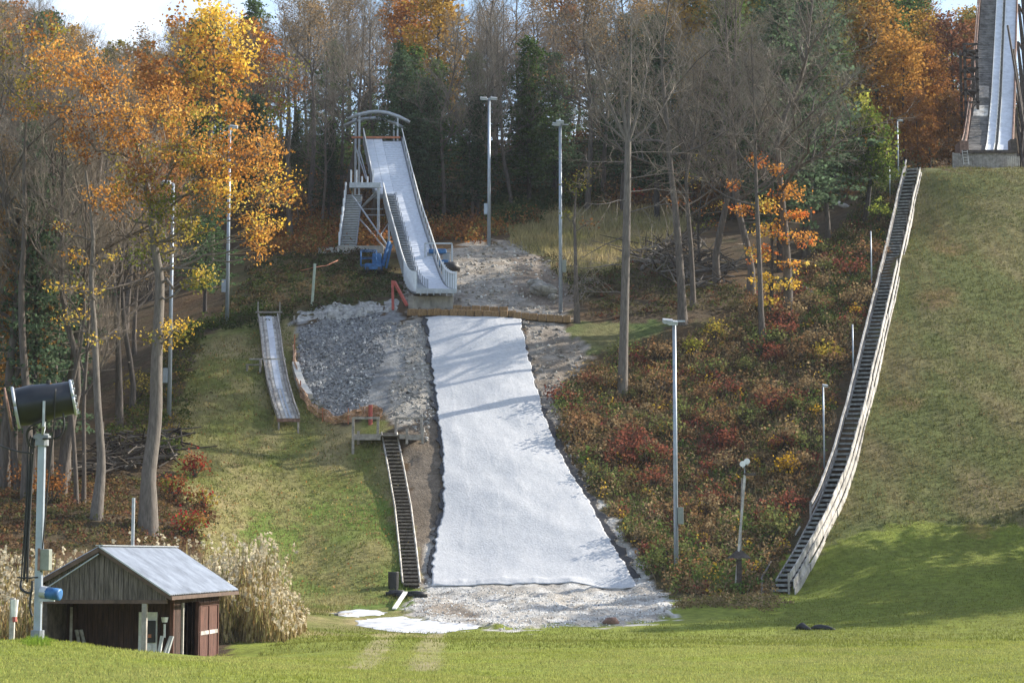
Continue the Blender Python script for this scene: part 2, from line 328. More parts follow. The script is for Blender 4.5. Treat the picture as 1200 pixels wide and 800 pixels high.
# ------------------------------------------------------------------ scatter helpers
def rand_in(poly, dens, ymin=28, ymax=230, seed=0):
    """world points (uniform per square metre) whose ground projects inside a photo polygon"""
    r = np.random.default_rng(seed); poly = [(a, b) for a, b in poly]
    pts = np.array([hit(a, b) for a, b in poly]); x0, y0 = pts[:, :2].min(0)-1; x1, y1 = pts[:, :2].max(0)+1
    n = int((x1-x0)*(y1-y0)*dens); x = r.uniform(x0, x1, n); y = r.uniform(y0, y1, n); z = h(x, y); px, py = proj(x, y, z)
    k = inpoly(px+(fbm(x*.5+5, y*.5)-.5)*22, py+(fbm(x*.5+25, y*.5)-.5)*16, poly); return np.c_[x, y, z][k], px[k], py[k]
def leaf_quads(P0, size, cols, r, flat=.0, aspect=1.0, up=None):
    n = len(P0); a = r.normal(size=(n, 3));
    if up is not None: a = a*(1-up)+np.array([0, 0, 1])*up
    a /= np.linalg.norm(a, axis=1)[:, None]+1e-9; b = r.normal(size=(n, 3)); b -= a*(a*b).sum(1)[:, None]; b /= np.linalg.norm(b, axis=1)[:, None]+1e-9
    s = np.asarray(size).reshape(-1, 1)*np.ones((n, 1)); A = a*s*.5*aspect; B = b*s*.5
    V = np.stack([P0-A, P0+B*.8-A*.1, P0+A, P0-B*.8+A*.1], 1).reshape(-1, 3)
    return V, np.arange(4*n).reshape(-1, 4), np.repeat(cols, 4, 0)
def cones(P0, P1, R0, R1, k=3):
    P0 = np.asarray(P0, float); P1 = np.asarray(P1, float); n = len(P0); d = P1-P0; d /= np.linalg.norm(d, axis=1)[:, None]+1e-9
    u = np.cross(d, np.where(np.abs(d[:, 2:3]) > .9, np.array([[1., 0, 0]]), np.array([[0, 0, 1.]]))); u /= np.linalg.norm(u, axis=1)[:, None]+1e-9; v = np.cross(d, u)
    V = np.empty((n, 2*k, 3)); R0 = np.asarray(R0).reshape(-1, 1); R1 = np.asarray(R1).reshape(-1, 1)
    for i in range(k):
        a = 2*math.pi*i/k; e = u*math.cos(a)+v*math.sin(a); V[:, i] = P0+e*R0; V[:, k+i] = P1+e*R1
    base = (np.arange(n)*2*k)[:, None, None]; q = np.array([[i, (i+1) % k, k+(i+1) % k, k+i] for i in range(k)])[None]
    return V.reshape(-1, 3), (base+q).reshape(-1, 4)
def stuff(name, V, Fs, cols, m, label, cat, kind='stuff'):
    V = np.asarray(V); o0 = V.mean(0); me = np_mesh(name, V-o0, Fs, cols); me.materials.append(M[m]); o = bpy.data.objects.new(name, me); o.location = tuple(o0); link(o); tag(o, label, cat, kind=kind); return o
def blades(pts, hgt, wid, cols, r, lean=.35):
    n = len(pts); a = r.uniform(0, 6.283, n); t = np.c_[np.cos(a), np.sin(a), np.zeros(n)]; l = r.normal(size=(n, 3))*lean; l[:, 2] = 1
    hh = (np.asarray(hgt)*r.uniform(.6, 1.3, n))[:, None]; ww = (np.asarray(wid)*np.ones(n))[:, None]
    V = np.stack([pts-t*ww, pts+t*ww, pts+l*hh], 1).reshape(-1, 3); return V, np.arange(3*n).reshape(-1, 3), np.repeat(cols, 3, 0)
def mixcol(r, pal, wts, n, jit=.18):
    pal = np.array(pal); k = r.choice(len(pal), n, p=np.array(wts)/sum(wts)); return np.clip(pal[k]*(1+r.normal(size=(n, 1))*jit), .004, .9)
def clumps(pts, r, nper, rad, hgt, size, cols, colj=.15):
    n = len(pts); P0 = np.repeat(pts, nper, 0); R = np.repeat(np.asarray(rad)*np.ones(n), nper); H = np.repeat(np.asarray(hgt)*np.ones(n), nper)
    a = r.uniform(0, 6.283, n*nper); rr = np.sqrt(r.random(n*nper)); P0 = P0+np.c_[np.cos(a)*rr*R, np.sin(a)*rr*R, H*(r.random(n*nper)**.7)*(1.05-rr**2*.8)]
    cc = np.repeat(cols, nper, 0)*(1+r.normal(size=(n*nper, 1))*colj); s = size*r.uniform(.6, 1.3, n*nper)
    return leaf_quads(P0, s, np.clip(cc, .004, .9), r)
def merge(parts):
    V = []; Fs = []; Cs = []; n = 0
    for v, f, c_ in parts: V.append(v); Fs.append(f+n); Cs.append(c_); n += len(v)
    return np.concatenate(V), Fs, np.concatenate(Cs)
#%%GRASS
# ------------------------------------------------------------------ grass and ground cover (stuff)
r = np.random.default_rng(21)
TRK1 = [(442,742),(470,742),(438,784),(408,784)]; TRK2 = [(500,742),(522,742),(514,786),(474,786)]
def lawn(poly, dens, hg, wd, c1, c2, seed, label):
    p, px, py = rand_in(poly, dens, seed=seed); rr = np.random.default_rng(seed); t_ = np.clip(fbm(p[:, 0]*.6, p[:, 1]*.4)*2-.5, 0, 1)[:, None]
    qx, qy = proj(p[:, 0], p[:, 1], p[:, 2]); tr_ = inpoly(qx, qy, TRK1) | inpoly(qx, qy, TRK2); kp = ~tr_ | (rr.random(len(p)) < .35); p = p[kp]; t_ = t_[kp]
    cc = np.array(c1)*(1-t_)+np.array(c2)*t_; cc = cc*(1+rr.normal(size=(len(p), 1))*.22)
    V, Fq, Cc = blades(p-np.array([0, 0, .01]), hg, wd, np.clip(cc, .01, .9), rr); stuff('grass', V, [Fq], Cc, 'blade', label, 'grass')
lawn([(-40,754),(45,745),(110,757),(200,769),(300,768),(560,760),(1240,752),(1240,815),(-40,815)], 130, .06, .012, (.28, .31, .065), (.36, .35, .12), 1, 'bright short lawn grass along the front of the field')
lawn([(300,768),(350,735),(480,742),(800,735),(900,712),(960,650),(1000,618),(1240,612),(1240,752),(560,760)], 40, .09, .02, (.17, .20, .04), (.23, .24, .065), 2, 'mown green grass of the flat field and foot of the big hill')
lawn([(240,400),(300,385),(345,380),(350,450),(400,505),(440,515),(470,600),(480,700),(300,735),(240,655),(200,520)], 40, .16, .03, (.15, .175, .045), (.30, .25, .12), 3, 'rough yellow green grass on the left bank beside the stairs')
lawn([(960,650),(1000,545),(1048,350),(1079,200),(1260,195),(1260,612),(1000,616)], 42, .2, .03, (.12, .13, .045), (.20, .17, .08), 4, 'dull olive grass covering the steep big hill')
lawn([(590,262),(640,248),(700,242),(790,246),(810,262),(760,300),(700,325),(660,330),(640,300),(600,290)], 30, .6, .04, (.42, .34, .19), (.28, .26, .11), 5, 'tall straw coloured grass above the dirt track')
p, px, py = rand_in([(26,752),(44,738),(64,752),(60,760),(30,760)], 420, seed=6)
V, Fq, Cc = blades(p, .10*np.clip(1.6-np.abs(px-44)/14, .3, 1.5), .01, mixcol(r, [(.19,.28,.04)], [1], len(p)), r); stuff('grass', V, [Fq], Cc, 'blade', 'lush green grass tuft round the foot of the snow gun post', 'grass')
p, px, py = rand_in([(205,520),(245,400),(345,385),(350,450),(400,510),(465,520),(490,690),(340,700),(240,650)], 2.5, seed=92); V, Fq, Cc = leaf_quads(p+(0, 0, .1), r.uniform(.07, .14, len(p)), mixcol(r, [(.36,.18,.07),(.28,.16,.08),(.45,.30,.10)], [2, 2, 1], len(p)), r, up=.6); stuff('fallen_leaves', V, [Fq], Cc, 'leaf', 'fallen leaves blown over the left grass bank', 'leaves')
# bramble and brush on the slope between landing and long stairs
BR = [(648,470),(700,425),(760,405),(830,392),(870,365),(930,340),(1000,255),(1055,210),(1040,270),(1005,390),(975,490),(955,560),(915,660),(900,698),(860,702),(800,698),(768,684),(730,620),(690,560),(655,520)]
p, px, py = rand_in(BR, 6.5, seed=7); n = len(p); nz = fbm(p[:, 0]*.35, p[:, 1]*.35); nz2 = fbm(p[:, 0]*.5+30, p[:, 1]*.5)
cc = mixcol(r, [(.20,.125,.06),(.24,.17,.09),(.12,.13,.045),(.28,.21,.12)], [4, 3, 2, 1.8], n)
red = mixcol(r, [(.21,.065,.05),(.19,.09,.055),(.27,.12,.06)], [3, 3, 1], n); grn = mixcol(r, [(.10,.15,.04),(.14,.165,.055)], [1, 1], n)
pr = np.clip((nz-.52)*6+.12+np.where((py < 520) & (py > 360), .12, -.08)+np.where((px > 820) & (py < 480), .15, 0), 0, .8); k = r.random(n) < pr; cc[k] = red[k]
k = r.random(n) < np.clip((nz2-.50)*5+np.where(py > 640, .3, 0)+np.where((px < 760) & (py < 450), .2, 0), 0, .7); cc[k] = grn[k]
k = r.random(n) < .02; cc[k] = (.5, .33, .05)
cc = cc*1.2
big_ = np.clip((fbm(p[:, 0]*.8+60, p[:, 1]*.8)-.42)*4, 0, 1.4); hh = .25+.4*r.random(n)+np.where(py > 600, .2, 0)+big_*.9*r.random(n)
parts = [clumps(p, r, 26, .3+.3*r.random(n), hh, .15, cc)]
pb, _, _ = rand_in(BR, 14, seed=8); parts.append(blades(pb, .8, .02, mixcol(r, [(.17,.13,.08),(.25,.21,.13),(.11,.08,.05)], [3, 1, 3], len(pb)), r, .3))
V, Fs, Cc = merge(parts); stuff('brush', V, Fs, Cc, 'brush', 'tangled russet and green bramble filling the slope between landing and long stairs', 'brush')
def brushpatch(poly, dens, pal, wts, hg, sz, seed, label, per=22, rad=.45):
    rr = np.random.default_rng(seed); p, px, py = rand_in(poly, dens, seed=seed); n = len(p); cc = mixcol(rr, pal, wts, n)
    V, Fq, Cc = clumps(p, rr, per, rad, hg*(.5+rr.random(n)), sz, cc); stuff('brush', V, [Fq], Cc, 'brush', label, 'brush')
brushpatch([(255,372),(300,315),(400,290),(440,300),(470,330),(470,347),(400,362),(340,372)], 4, [(.07,.09,.03),(.10,.075,.045),(.13,.10,.05),(.05,.07,.025)], [3, 3, 2, 2], .45, .16, 31, 'low dark scrub on the bank left of the small ramp')
brushpatch([(-60,690),(-60,545),(110,558),(200,560),(250,600),(240,650),(180,642),(100,640)], 6, [(.14,.09,.05),(.17,.07,.045),(.12,.12,.05),(.22,.14,.06)], [3, 1.3, 3, 1.6], .35, .13, 32, 'brown and green undergrowth at the foot of the left woods')
brushpatch([(120,520),(150,480),(200,400),(235,400),(225,470),(215,530),(160,545)], 4, [(.11,.12,.035),(.16,.14,.05),(.07,.10,.03),(.24,.16,.04)], [3, 2, 2, 1], .5, .14, 33, 'yellow green weeds behind the big oak trunk')
brushpatch([(195,400),(260,372),(300,366),(340,372),(330,385),(260,388),(205,410)], 5, [(.06,.09,.025),(.09,.09,.04)], [2, 1], .6, .15, 34, 'dark green scrub at the top of the left bank')
brushpatch([(640,300),(690,320),(760,300),(820,330),(880,340),(860,365),(790,372),(700,372),(665,350)], 3.5, [(.10,.09,.045),(.13,.11,.06),(.08,.10,.035),(.14,.06,.035)], [3, 3, 2, 1], .4, .15, 35, 'faded scrub under the bare trees right of the dirt track')
brushpatch([(300,300),(300,262),(400,262),(560,262),(640,250),(620,262),(560,284),(500,284),(430,292),(350,302)], 2.5, [(.34,.15,.05),(.22,.10,.05),(.17,.17,.06),(.36,.22,.08)], [3, 3, 2, 1.5], 1.0, .2, 36, 'rusty shrubs along the edge of the woods behind the small ramp', 30, .8)
brushpatch([(560,262),(600,230),(700,235),(700,246),(640,252),(600,268)], 2.2, [(.05,.08,.03),(.09,.10,.04),(.13,.12,.05)], [3, 2, 1], 1.6, .2, 37, 'olive green thicket beyond the tall dry grass', 40, 1.1)
brushpatch([(990,262),(1020,215),(1050,196),(1062,200),(1042,250),(1030,300),(1000,380),(985,400),(960,380),(975,300)], 5, [(.07,.11,.03),(.14,.18,.06),(.10,.11,.05),(.24,.22,.10)], [3, 2, 2, .8], .7, .14, 38, 'green weeds crowding the left side of the upper long stairs')
rr = np.random.default_rng(71); n = 5200; x = rr.uniform(-48, 62, n); y = rr.uniform(158, 236, n); z = h(x, y); px, py = proj(x, y, z); k = (px > -30) & (px < 1230) & (py < 262) & ~((px > 1100) & (y < 205)) & ~((px > 560) & (px < 800) & (y < 174)) & ~((px > 985) & (y < 163)); p = np.c_[x, y, z][k]; n = len(p)
nz = fbm(p[:, 0]*.12, p[:, 1]*.12)[:, None]; cc = np.where(nz > .52, mixcol(rr, [(.20,.11,.05),(.15,.085,.05),(.25,.15,.06)], [1, 1, 1], n), mixcol(rr, [(.06,.085,.04),(.085,.075,.045),(.11,.12,.05)], [2, 2, 1], n))
V, Fq, Cc = clumps(p, rr, 34, 1.1, .8+2.6*rr.random(n)**2, .26, cc); stuff('undergrowth', V, [Fq], Cc, 'brush', 'dim saplings and bushes filling the floor of the far woods', 'undergrowth')
brushpatch([(205,520),(245,400),(345,385),(350,450),(400,510),(465,520),(490,690),(340,700),(240,650)], 1.0, [(.18,.20,.06),(.34,.28,.14),(.24,.18,.09)], [3, 2, 1], .16, .09, 81, 'scattered weeds and dead stalks in the left grass bank', 16, .35)
brushpatch([(960,650),(1000,545),(1048,350),(1079,200),(1260,195),(1260,612),(1000,616)], .55, [(.13,.14,.05),(.23,.19,.10),(.17,.12,.06)], [3, 2, 1], .16, .10, 82, 'scattered weeds on the steep big hill', 16, .4)
brushpatch([(790,704),(900,700),(930,700),(900,716),(830,712),(790,716)], 5, [(.28,.21,.12),(.20,.16,.08),(.14,.14,.05)], [2, 2, 1], .4, .12, 83, 'dead tan grass tufts at the foot of the bramble slope', 22, .4)
# reeds behind the shed
def reeds(polyw, n, hg, label, seed):
    rr = np.random.default_rng(seed); x = rr.uniform(polyw[0], polyw[1], n); y = rr.uniform(polyw[2], polyw[3], n); p = np.c_[x, y, h(x, y)]
    hh = hg(x)*rr.uniform(.55, 1.12, n); lean = rr.normal(size=(n, 2))*.16; top = p+np.c_[lean*hh[:, None], hh]
    V1, F1 = cones(p, top, np.full(n, .012), np.full(n, .006)); c1 = np.repeat(mixcol(rr, [(.38,.30,.19),(.30,.25,.13)], [2, 1], n), 6, 0)
    k = 16; q = np.repeat(p, k, 0)+np.repeat(top-p, k, 0)*rr.random((n*k, 1))**.8*.85
    V2, F2, C2 = leaf_quads(q+rr.normal(size=q.shape)*.07, rr.uniform(.25, .5, n*k), mixcol(rr, [(.48,.38,.20),(.42,.34,.15),(.30,.30,.10),(.40,.25,.10)], [4, 3, 1.2, .6], n*k), rr, aspect=1); 
    V2 = q.repeat(4, 0)+(V2-q.repeat(4, 0))*np.array([.16, .16, 1.0])
    k = 7; q = np.repeat(top, k, 0)+rr.normal(size=(n*k, 3))*np.array([.035, .035, .09]); V3, F3, C3 = leaf_quads(q, rr.uniform(.10, .19, n*k), mixcol(rr, [(.64,.57,.42),(.54,.47,.33)], [1, 1], n*k, .1), rr)
    sel = np.repeat(np.repeat(rr.random(n) < .45, k), 4); V3 = V3.copy(); V3[~sel] = V3[~sel]*0+np.repeat(np.repeat(top, k, 0), 4, 0)[~sel]
    V, Fs, Cc = merge([(V1, F1, c1), (V2, F2, C2), (V3, F3, C3)]); stuff('reeds', V, Fs, Cc, 'brush', label, 'reeds')
reeds((-11.8, -7.8, 71, 79), 1700, lambda x: np.clip(2.75-np.where(x > -9.6, .95, .2)*np.abs(x+9.6)**1.7, .2, 2.75)*(.75+.5*vnoise(x*1.7, 2.)), 'tall tan reeds with feathery plumes right of and behind the shed', 41)
reeds((-21, -14.4, 66, 80), 1300, lambda x: 1.9+.5*vnoise(x*1.3, 1.), 'tall tan reeds with feathery plumes left of the shed', 42)
reeds((-14.6, -11.2, 72, 80), 160, lambda x: 2.9+0*x, 'tops of tan reeds showing over the shed roof', 43)
# stones
def stones(poly, dens, s0, s1, pal, wts, seed, label, lift=.3, pts=None):
    rr = np.random.default_rng(seed); p = pts if pts is not None else rand_in(poly, dens, seed=seed)[0]; n = len(p); s = (s0+(s1-s0)*rr.random(n)**2.5)[:, None, None]
    ico = np.array([(0,0,1),(.9,0,.4),(.28,.85,.4),(-.72,.53,.45),(-.72,-.53,.4),(.28,-.85,.45),(.72,.53,-.45),(-.28,.85,-.4),(-.9,0,-.4),(-.28,-.85,-.45),(.72,-.53,-.4),(0,0,-1)])
    fc = np.array([(0,1,2),(0,2,3),(0,3,4),(0,4,5),(0,5,1),(1,6,2),(2,7,3),(3,8,4),(4,9,5),(5,10,1),(6,7,2),(7,8,3),(8,9,4),(9,10,5),(10,6,1),(11,7,6),(11,8,7),(11,9,8),(11,10,9),(11,6,10)])
    V = ico[None]*(1+rr.normal(size=(n, 12, 1))*.18)*rr.uniform(.6, 1.2, (n, 1, 3))*s*.5+p[:, None]+np.array([0, 0, 1])*s*.5*lift
    Fq = (np.arange(n)*12)[:, None, None]+fc[None]; stuff('stones', V.reshape(-1, 3), [Fq.reshape(-1, 3)], np.repeat(mixcol(rr, pal, wts, n, .25), 12, 0), 'stone', label, 'stones')
stones([(350,385),(380,372),(440,368),(455,375),(450,420),(430,478),(400,491),(372,478),(350,440)], 75, .06, .22, [(.17,.175,.19),(.25,.255,.265),(.34,.345,.35),(.48,.48,.48)], [3, 3, 2, .8], 51, 'dark blue grey broken stone heaped left of the landing')
stones([(440,380),(505,372),(516,480),(500,520),(450,480),(470,420)], 34, .05, .24, [(.36,.345,.325),(.26,.255,.25),(.46,.45,.43)], [3, 2, 1], 52, 'pale fine gravel between the stone heap and the landing')
stones([(490,690),(508,655),(520,690),(745,692),(700,600),(722,620),(775,690),(792,705),(788,724),(735,732),(600,737),(510,735),(470,715)], 42, .025, .11, [(.58,.57,.55),(.44,.42,.39),(.68,.68,.67),(.26,.22,.18)], [4, 3, 2, .8], 53, 'pale rubble and gravel across the foot of the landing')
stones([(470,335),(510,300),(560,283),(600,286),(645,310),(668,368),(480,372)], 7, .06, .3, [(.38,.35,.31),(.26,.23,.19),(.5,.48,.45)], [3, 2, 1], 54, 'loose stones on the dirt track beside the small ramp')
stones([(612,378),(655,380),(690,415),(660,460),(690,560),(675,560),(640,500)], 14, .06, .3, [(.34,.31,.28),(.24,.21,.18),(.45,.43,.4)], [3, 2, 1], 55, 'loose stones down the right edge of the landing')
#%%JUMP
# ------------------------------------------------------------------ landing cover
def edge(pts, n=90):
    pts = np.array(pts, float); t = np.linspace(0, 1, n); yy = pts[0, 1]+(pts[-1, 1]-pts[0, 1])*t; xx = np.interp(yy, pts[:, 1], pts[:, 0])
    return xx, yy
LE = [(500,374),(505,420),(511,470),(516,510),(519,545),(520,600),(512,632),(507,660),(505,689)]
RE = [(609,376),(620,425),(634,480),(655,535),(690,592),(715,638),(746,688)]
def sheet(le, re, off, jit, seed, nu=90, nv=200, wr=.045):
    rr = np.random.default_rng(seed); lx, ly = edge(le, nv); rx, ry = edge(re, nv)
    jl = (vnoise(np.arange(nv)*.35, np.full(nv, seed))-.5)*jit+rr.normal(size=nv)*jit*.12; jr = (vnoise(np.arange(nv)*.35, np.full(nv, seed+9))-.5)*jit+rr.normal(size=nv)*jit*.12
    Lp = np.array([hit(a, b) for a, b in zip(lx+jl, ly)]); Rp = np.array([hit(a, b) for a, b in zip(rx+jr, ry)])
    kk = np.ones(7)/7; 
    for Q in (Lp, Rp):
        Q[:, 1] = np.convolve(np.pad(Q[:, 1], 3, mode='edge'), kk, 'valid')
    u = np.linspace(0, 1, nu); X = Lp[:, None, 0]*(1-u)+Rp[:, None, 0]*u; Yw = Lp[:, None, 1]*(1-u)+Rp[:, None, 1]*u
    Z = h(X, Yw); 
    Zs = np.maximum(Z, np.apply_along_axis(lambda a: np.convolve(np.pad(a, 4, mode='edge'), np.ones(9)/9, 'valid'), 1, Z))
    Z = Zs+off+(fbm(X*.5+seed, Yw*.35)-.5)*wr+(fbm(X*.25+Yw*1.1, Yw*.8)-.5)*wr*.35+.007*((u*5+.25*vnoise(Yw*.3, 3.)) % 1)*(wr > .04)
    Z = Z-(off-.02)*np.clip((np.linspace(0, 1, nv)[:, None]-.975)/.02, 0, 1)
    V = np.stack([X, Yw, Z], -1).reshape(-1, 3); I = np.arange(nu*nv).reshape(nv, nu); Q = np.stack([I[:-1, :-1], I[:-1, 1:], I[1:, 1:], I[1:, :-1]], -1).reshape(-1, 4)
    return V, Q
t = thing('landing_cover', hit(560, 688), 'long white fleece sheet with ragged black edges pegged down the steep landing', 'landing cover')
o0 = np.array(t.location)
for nm, le, re, off, jit, sd, m in (('black_underlay', [(x-3.5, y-(3 if i == 0 else 0)-(9 if i == len(LE)-1 else 0)) for i, (x, y) in enumerate(LE)], [(x+(2.5 if y < 440 else 4 if y < 500 else 9 if y < 640 else 5), y-(3 if i == 0 else 0)-(9 if i == len(RE)-1 else 0)) for i, (x, y) in enumerate(RE)], .10, 8, 3, 'black'),
                                   ('white_sheet', LE, RE, .16, 3.5, 4, 'fleece')):
    V, Q = sheet(le, re, off, jit, sd); me = np_mesh(nm, V-o0, [Q], None, True); me.materials.append(M[m]); o = bpy.data.objects.new(nm, me); link(o, t)
    md = o.modifiers.new('s', 'SOLIDIFY'); md.thickness = .03; md.offset = -1
sp_ = hit(470, 730); rr = np.random.default_rng(2); B = MB(); ring = []; ctr = []
for (poly, nm) in (([(415,727),(440,724),(470,722),(505,727),(545,731),(566,733),(540,738),(510,742),(470,741),(440,737),(418,732)], 'a'), ([(393,718),(420,714),(445,716),(452,720),(425,722),(400,722)], 'b')):
    pts, _, _ = rand_in(poly, 20, seed=3); B = MB(); P3 = [hit(a, b_) for a, b_ in poly]; n = 56
    P3 = np.array(P3); cx = P3.mean(0); V = [];K = 8
    per = np.array([P3[int(i/n*len(P3)) % len(P3)]*(1-(i/n*len(P3)) % 1)+P3[(int(i/n*len(P3))+1) % len(P3)]*((i/n*len(P3)) % 1) for i in range(n)])
    for k in range(K+1):
        for i in range(n):
            q = per[i]+(cx-per[i])*k/K; q = q+np.array([rr.normal()*.12, rr.normal()*.15, 0])*(k == 0); q[2] = h(q[0], q[1])+.015+.10*math.sqrt(k/K)*(.5+vnoise(q[0]*2, q[1]*2)); V.append(q)
    Fc = [(k*n+i, k*n+(i+1) % n, (k+1)*n+(i+1) % n, (k+1)*n+i) for k in range(K) for i in range(n)]; B.add(V, Fc); o = B.build('snow_patch', 'slush', smooth=True)
    tag(o, 'wide white patch of melting snow at the foot of the wooden stairs' if nm == 'a' else 'small thin patch of melting snow left of the wide patch', kind='stuff', cat='snow')
# ------------------------------------------------------------------ small ski jump ramp
prof = [(131.4, 338.5), (134, 337), (137, 331), (140, 317), (145, 287), (152, 247), (158.5, 206), (165, 166)]
py_, pz_ = np.array([a for a, b in prof]), np.array([P(500, b, a)[2] for a, b in prof])
def dz(Y):
    i = int(np.clip(np.searchsorted(py_, Y)-1, 0, len(py_)-2)); m_ = np.gradient(pz_, py_); t_ = (Y-py_[i])/(py_[i+1]-py_[i]); H = py_[i+1]-py_[i]
    return (2*t_**3-3*t_**2+1)*pz_[i]+(t_**3-2*t_**2+t_)*H*m_[i]+(-2*t_**3+3*t_**2)*pz_[i+1]+(t_**3-t_**2)*H*m_[i+1]
xR = lambda Y: -3.73-.158*(Y-131.5)
XL = lambda Y, wd: xR(Y)-wd
ramp = thing('ski_jump_ramp', (-5.0, 133, h(-5.0, 133)), 'small steel ski jump ramp with curved arch on top and stairs to a platform', 'ski jump')
def strip(Ys, fl, fr, z0, z1, mb=None):
    mb = mb or MB(); V = []
    for Y in Ys:
        zz = dz(Y); V += [(fl(Y), Y, zz+z1), (fr(Y), Y, zz+z1), (fr(Y), Y, zz+z0), (fl(Y), Y, zz+z0)]
    n = len(Ys); Fc = [(i*4+k, i*4+(k+1) % 4, (i+1)*4+(k+1) % 4, (i+1)*4+k) for i in range(n-1) for k in range(4)]+[(3, 2, 1, 0), tuple((n-1)*4+k for k in range(4))]
    return mb.add(V, Fc)
Ys = list(np.linspace(131.4, 165.3, 60)); YL = [y for y in Ys if y <= 155.6]; YU = [155.1]+[y for y in Ys if y > 155.1]
strip(YL, lambda Y: XL(Y, 2.4), xR, -.35, -.06).build('deck_frame', 'galv_dark', ramp)
strip(YU, lambda Y: XL(Y, 3.1), xR, -.35, -.07).build('deck_frame', 'galv_dark', ramp)
B = MB(); Y = 131.45
while Y < 165:                                                            # slatted track surface
    Y2 = Y+.36; w0 = .9 if Y < 155 else 1.55
    a = [(xR(Y)-(2.4-w0 if Y < 155 else w0), Y, dz(Y)), (xR(Y)-.08, Y, dz(Y)), (xR(Y2)-.08, Y2, dz(Y2)), (xR(Y2)-(2.4-w0 if Y < 155 else w0), Y2, dz(Y2))]
    B.prism([(x, y, z-.05) for x, y, z in a], (0, 0, .05)); Y += .42
B.build('track_slats', 'slat', ramp)
B = MB(); Y = 155.2; rr = np.random.default_rng(8)
while Y < 164.9:
    Y2 = Y+1.15
    for (a0, a1) in ((3.0, 2.3), (2.28, 1.57)):
        q = [(xR(Y)-a0, Y, dz(Y)), (xR(Y)-a1, Y, dz(Y)), (xR(Y2)-a1, Y2, dz(Y2)), (xR(Y2)-a0, Y2, dz(Y2))]; B.prism([(x, y, z-.04+rr.random()*.01) for x, y, z in q], (0, 0, .05))
    Y += 1.2
B.build('start_panels', 'panel_white', ramp)
B = MB(); Y = 132
while Y < 155:
    B.frame((XL(Y, 1.98), Y, dz(Y)-.0), (.38, 0, 0), (0, .16, 0), (0, 0, .02)); Y += .34
B.build('walkway_steps', 'galv', ramp)
def rail(side, Y0, Y1, fx, ht, step, pm, w_=.05, solid=None, ys=0):
    top = [(fx(Y), Y, dz(Y)+ht) for Y in np.linspace(Y0, Y1, 26)]
    rp = MB().tube(top, .045, 6).build('side_rail', 'white', ramp)
    if solid:
        V = []; yy = np.linspace(Y0, Y1, 26)
        for Y in yy: tp = solid[1]*np.clip((Y-ys)/6, 0, 1); V += [(fx(Y)-.015, Y, dz(Y)+solid[0]), (fx(Y)-.015, Y, dz(Y)+tp), (fx(Y)+.015, Y, dz(Y)+tp), (fx(Y)+.015, Y, dz(Y)+solid[0])]
        MB().add(V, [(i*4+k, i*4+(k+1) % 4, (i+1)*4+(k+1) % 4, (i+1)*4+k) for i in range(25) for k in range(4)]).build('side_panel', pm, ramp)
    Y = Y0
    while Y <= Y1+.01:
        MB().box(fx(Y)-w_/2, fx(Y)+w_/2, Y-w_/2, Y+w_/2, dz(Y)-.3, dz(Y)+ht).build('rail_post', 'galv', ramp); Y += step
rail('L', 131.5, 154.8, lambda Y: XL(Y, 2.45), 1.0, .9, 'galv_dark', .09, (-.35, .75), 132)
rail('R', 131.5, 165.2, lambda Y: xR(Y)+.03, 1.0, 1.25, 'galv', .08, (-.3, .32), 136)
rail('U', 156, 165.2, lambda Y: XL(Y, 3.12), 1.0, 1.8, 'galv_dark', .08, (-.3, .85))
for i in range(9):                                                        # close-set posts at the take-off
    for fx in (lambda Y: xR(Y)+.1, lambda Y: XL(Y, 2.52)):
        Y = 131.5+i*.85; MB().box(fx(Y)-.06, fx(Y)+.06, Y-.05, Y+.05, dz(Y)-.2, dz(Y)+1.12).build('take_off_post', 'panel_white', ramp)
for i in range(22):
    Y = 133+i*1.0; MB().box(XL(Y, 1.55)-.03, XL(Y, 1.55)+.03, Y-.03, Y+.03, dz(Y)-.05, dz(Y)+.62).build('marker_post', 'galv_dark', ramp)
B = MB(); B.box(XL(131.4, 2.5), xR(131.4)+.12, 131.1, 131.4, dz(131.4)-.32, dz(131.4)-.02); B.build('lip_beam', 'galv', ramp)
for i in range(6): x = XL(131.4, 2.2)+i*.42; MB().box(x, x+.06, 131.0, 131.1, dz(131.4)-.45, dz(131.4)-.05).build('lip_bracket', 'galv', ramp)
zb = float(h(-5.2, 132.4)); xa, xb = P(479, 350, 132.3)[0], P(531, 350, 132.3)[0]
B = MB(); B.box(xa, xb, 131.9, 134.4, zb-1.2, dz(131.4)-.4)
for i in range(8): x = xa+.2+i*.36; B.box(x, x+.13, 131.82, 131.9, zb-1.2, dz(131.4)-.5)
B.build('concrete_base', 'concrete', ramp)
# platform, legs, braces, arches
Yp = 154.6; pl = P(411, 216, Yp); pr_ = P(446, 216, Yp); zP = P(430, 216, Yp)[2]
B = MB(); B.box(pl[0], pr_[0], Yp-.6, Yp+1.2, zP-.1, zP); B.box(pl[0]-.05, pr_[0]+.05, Yp-.68, Yp-.6, zP-.38, zP+.02); B.box(pl[0]-.05, pl[0], Yp-.6, Yp+1.2, zP-.38, zP+.02); B.build('platform', 'galv', ramp)
def post(px, Y, ztop, w_=.16, nm='support_leg', m='galv', zb=None):
    x = (px-600)/F*Y*1.0; x = P(px, 250, Y)[0]; MB().box(x-w_/2, x+w_/2, Y-w_/2, Y+w_/2, (float(h(x, Y))-.3) if zb is None else zb, ztop).build(nm, m, ramp); return x
post(443.5, Yp-.4, zP-.1, .2); post(456, 150, dz(150)-.3, .16); post(413, Yp+1, zP+.0, .12); post(487, 138, dz(138)-.3, .2)
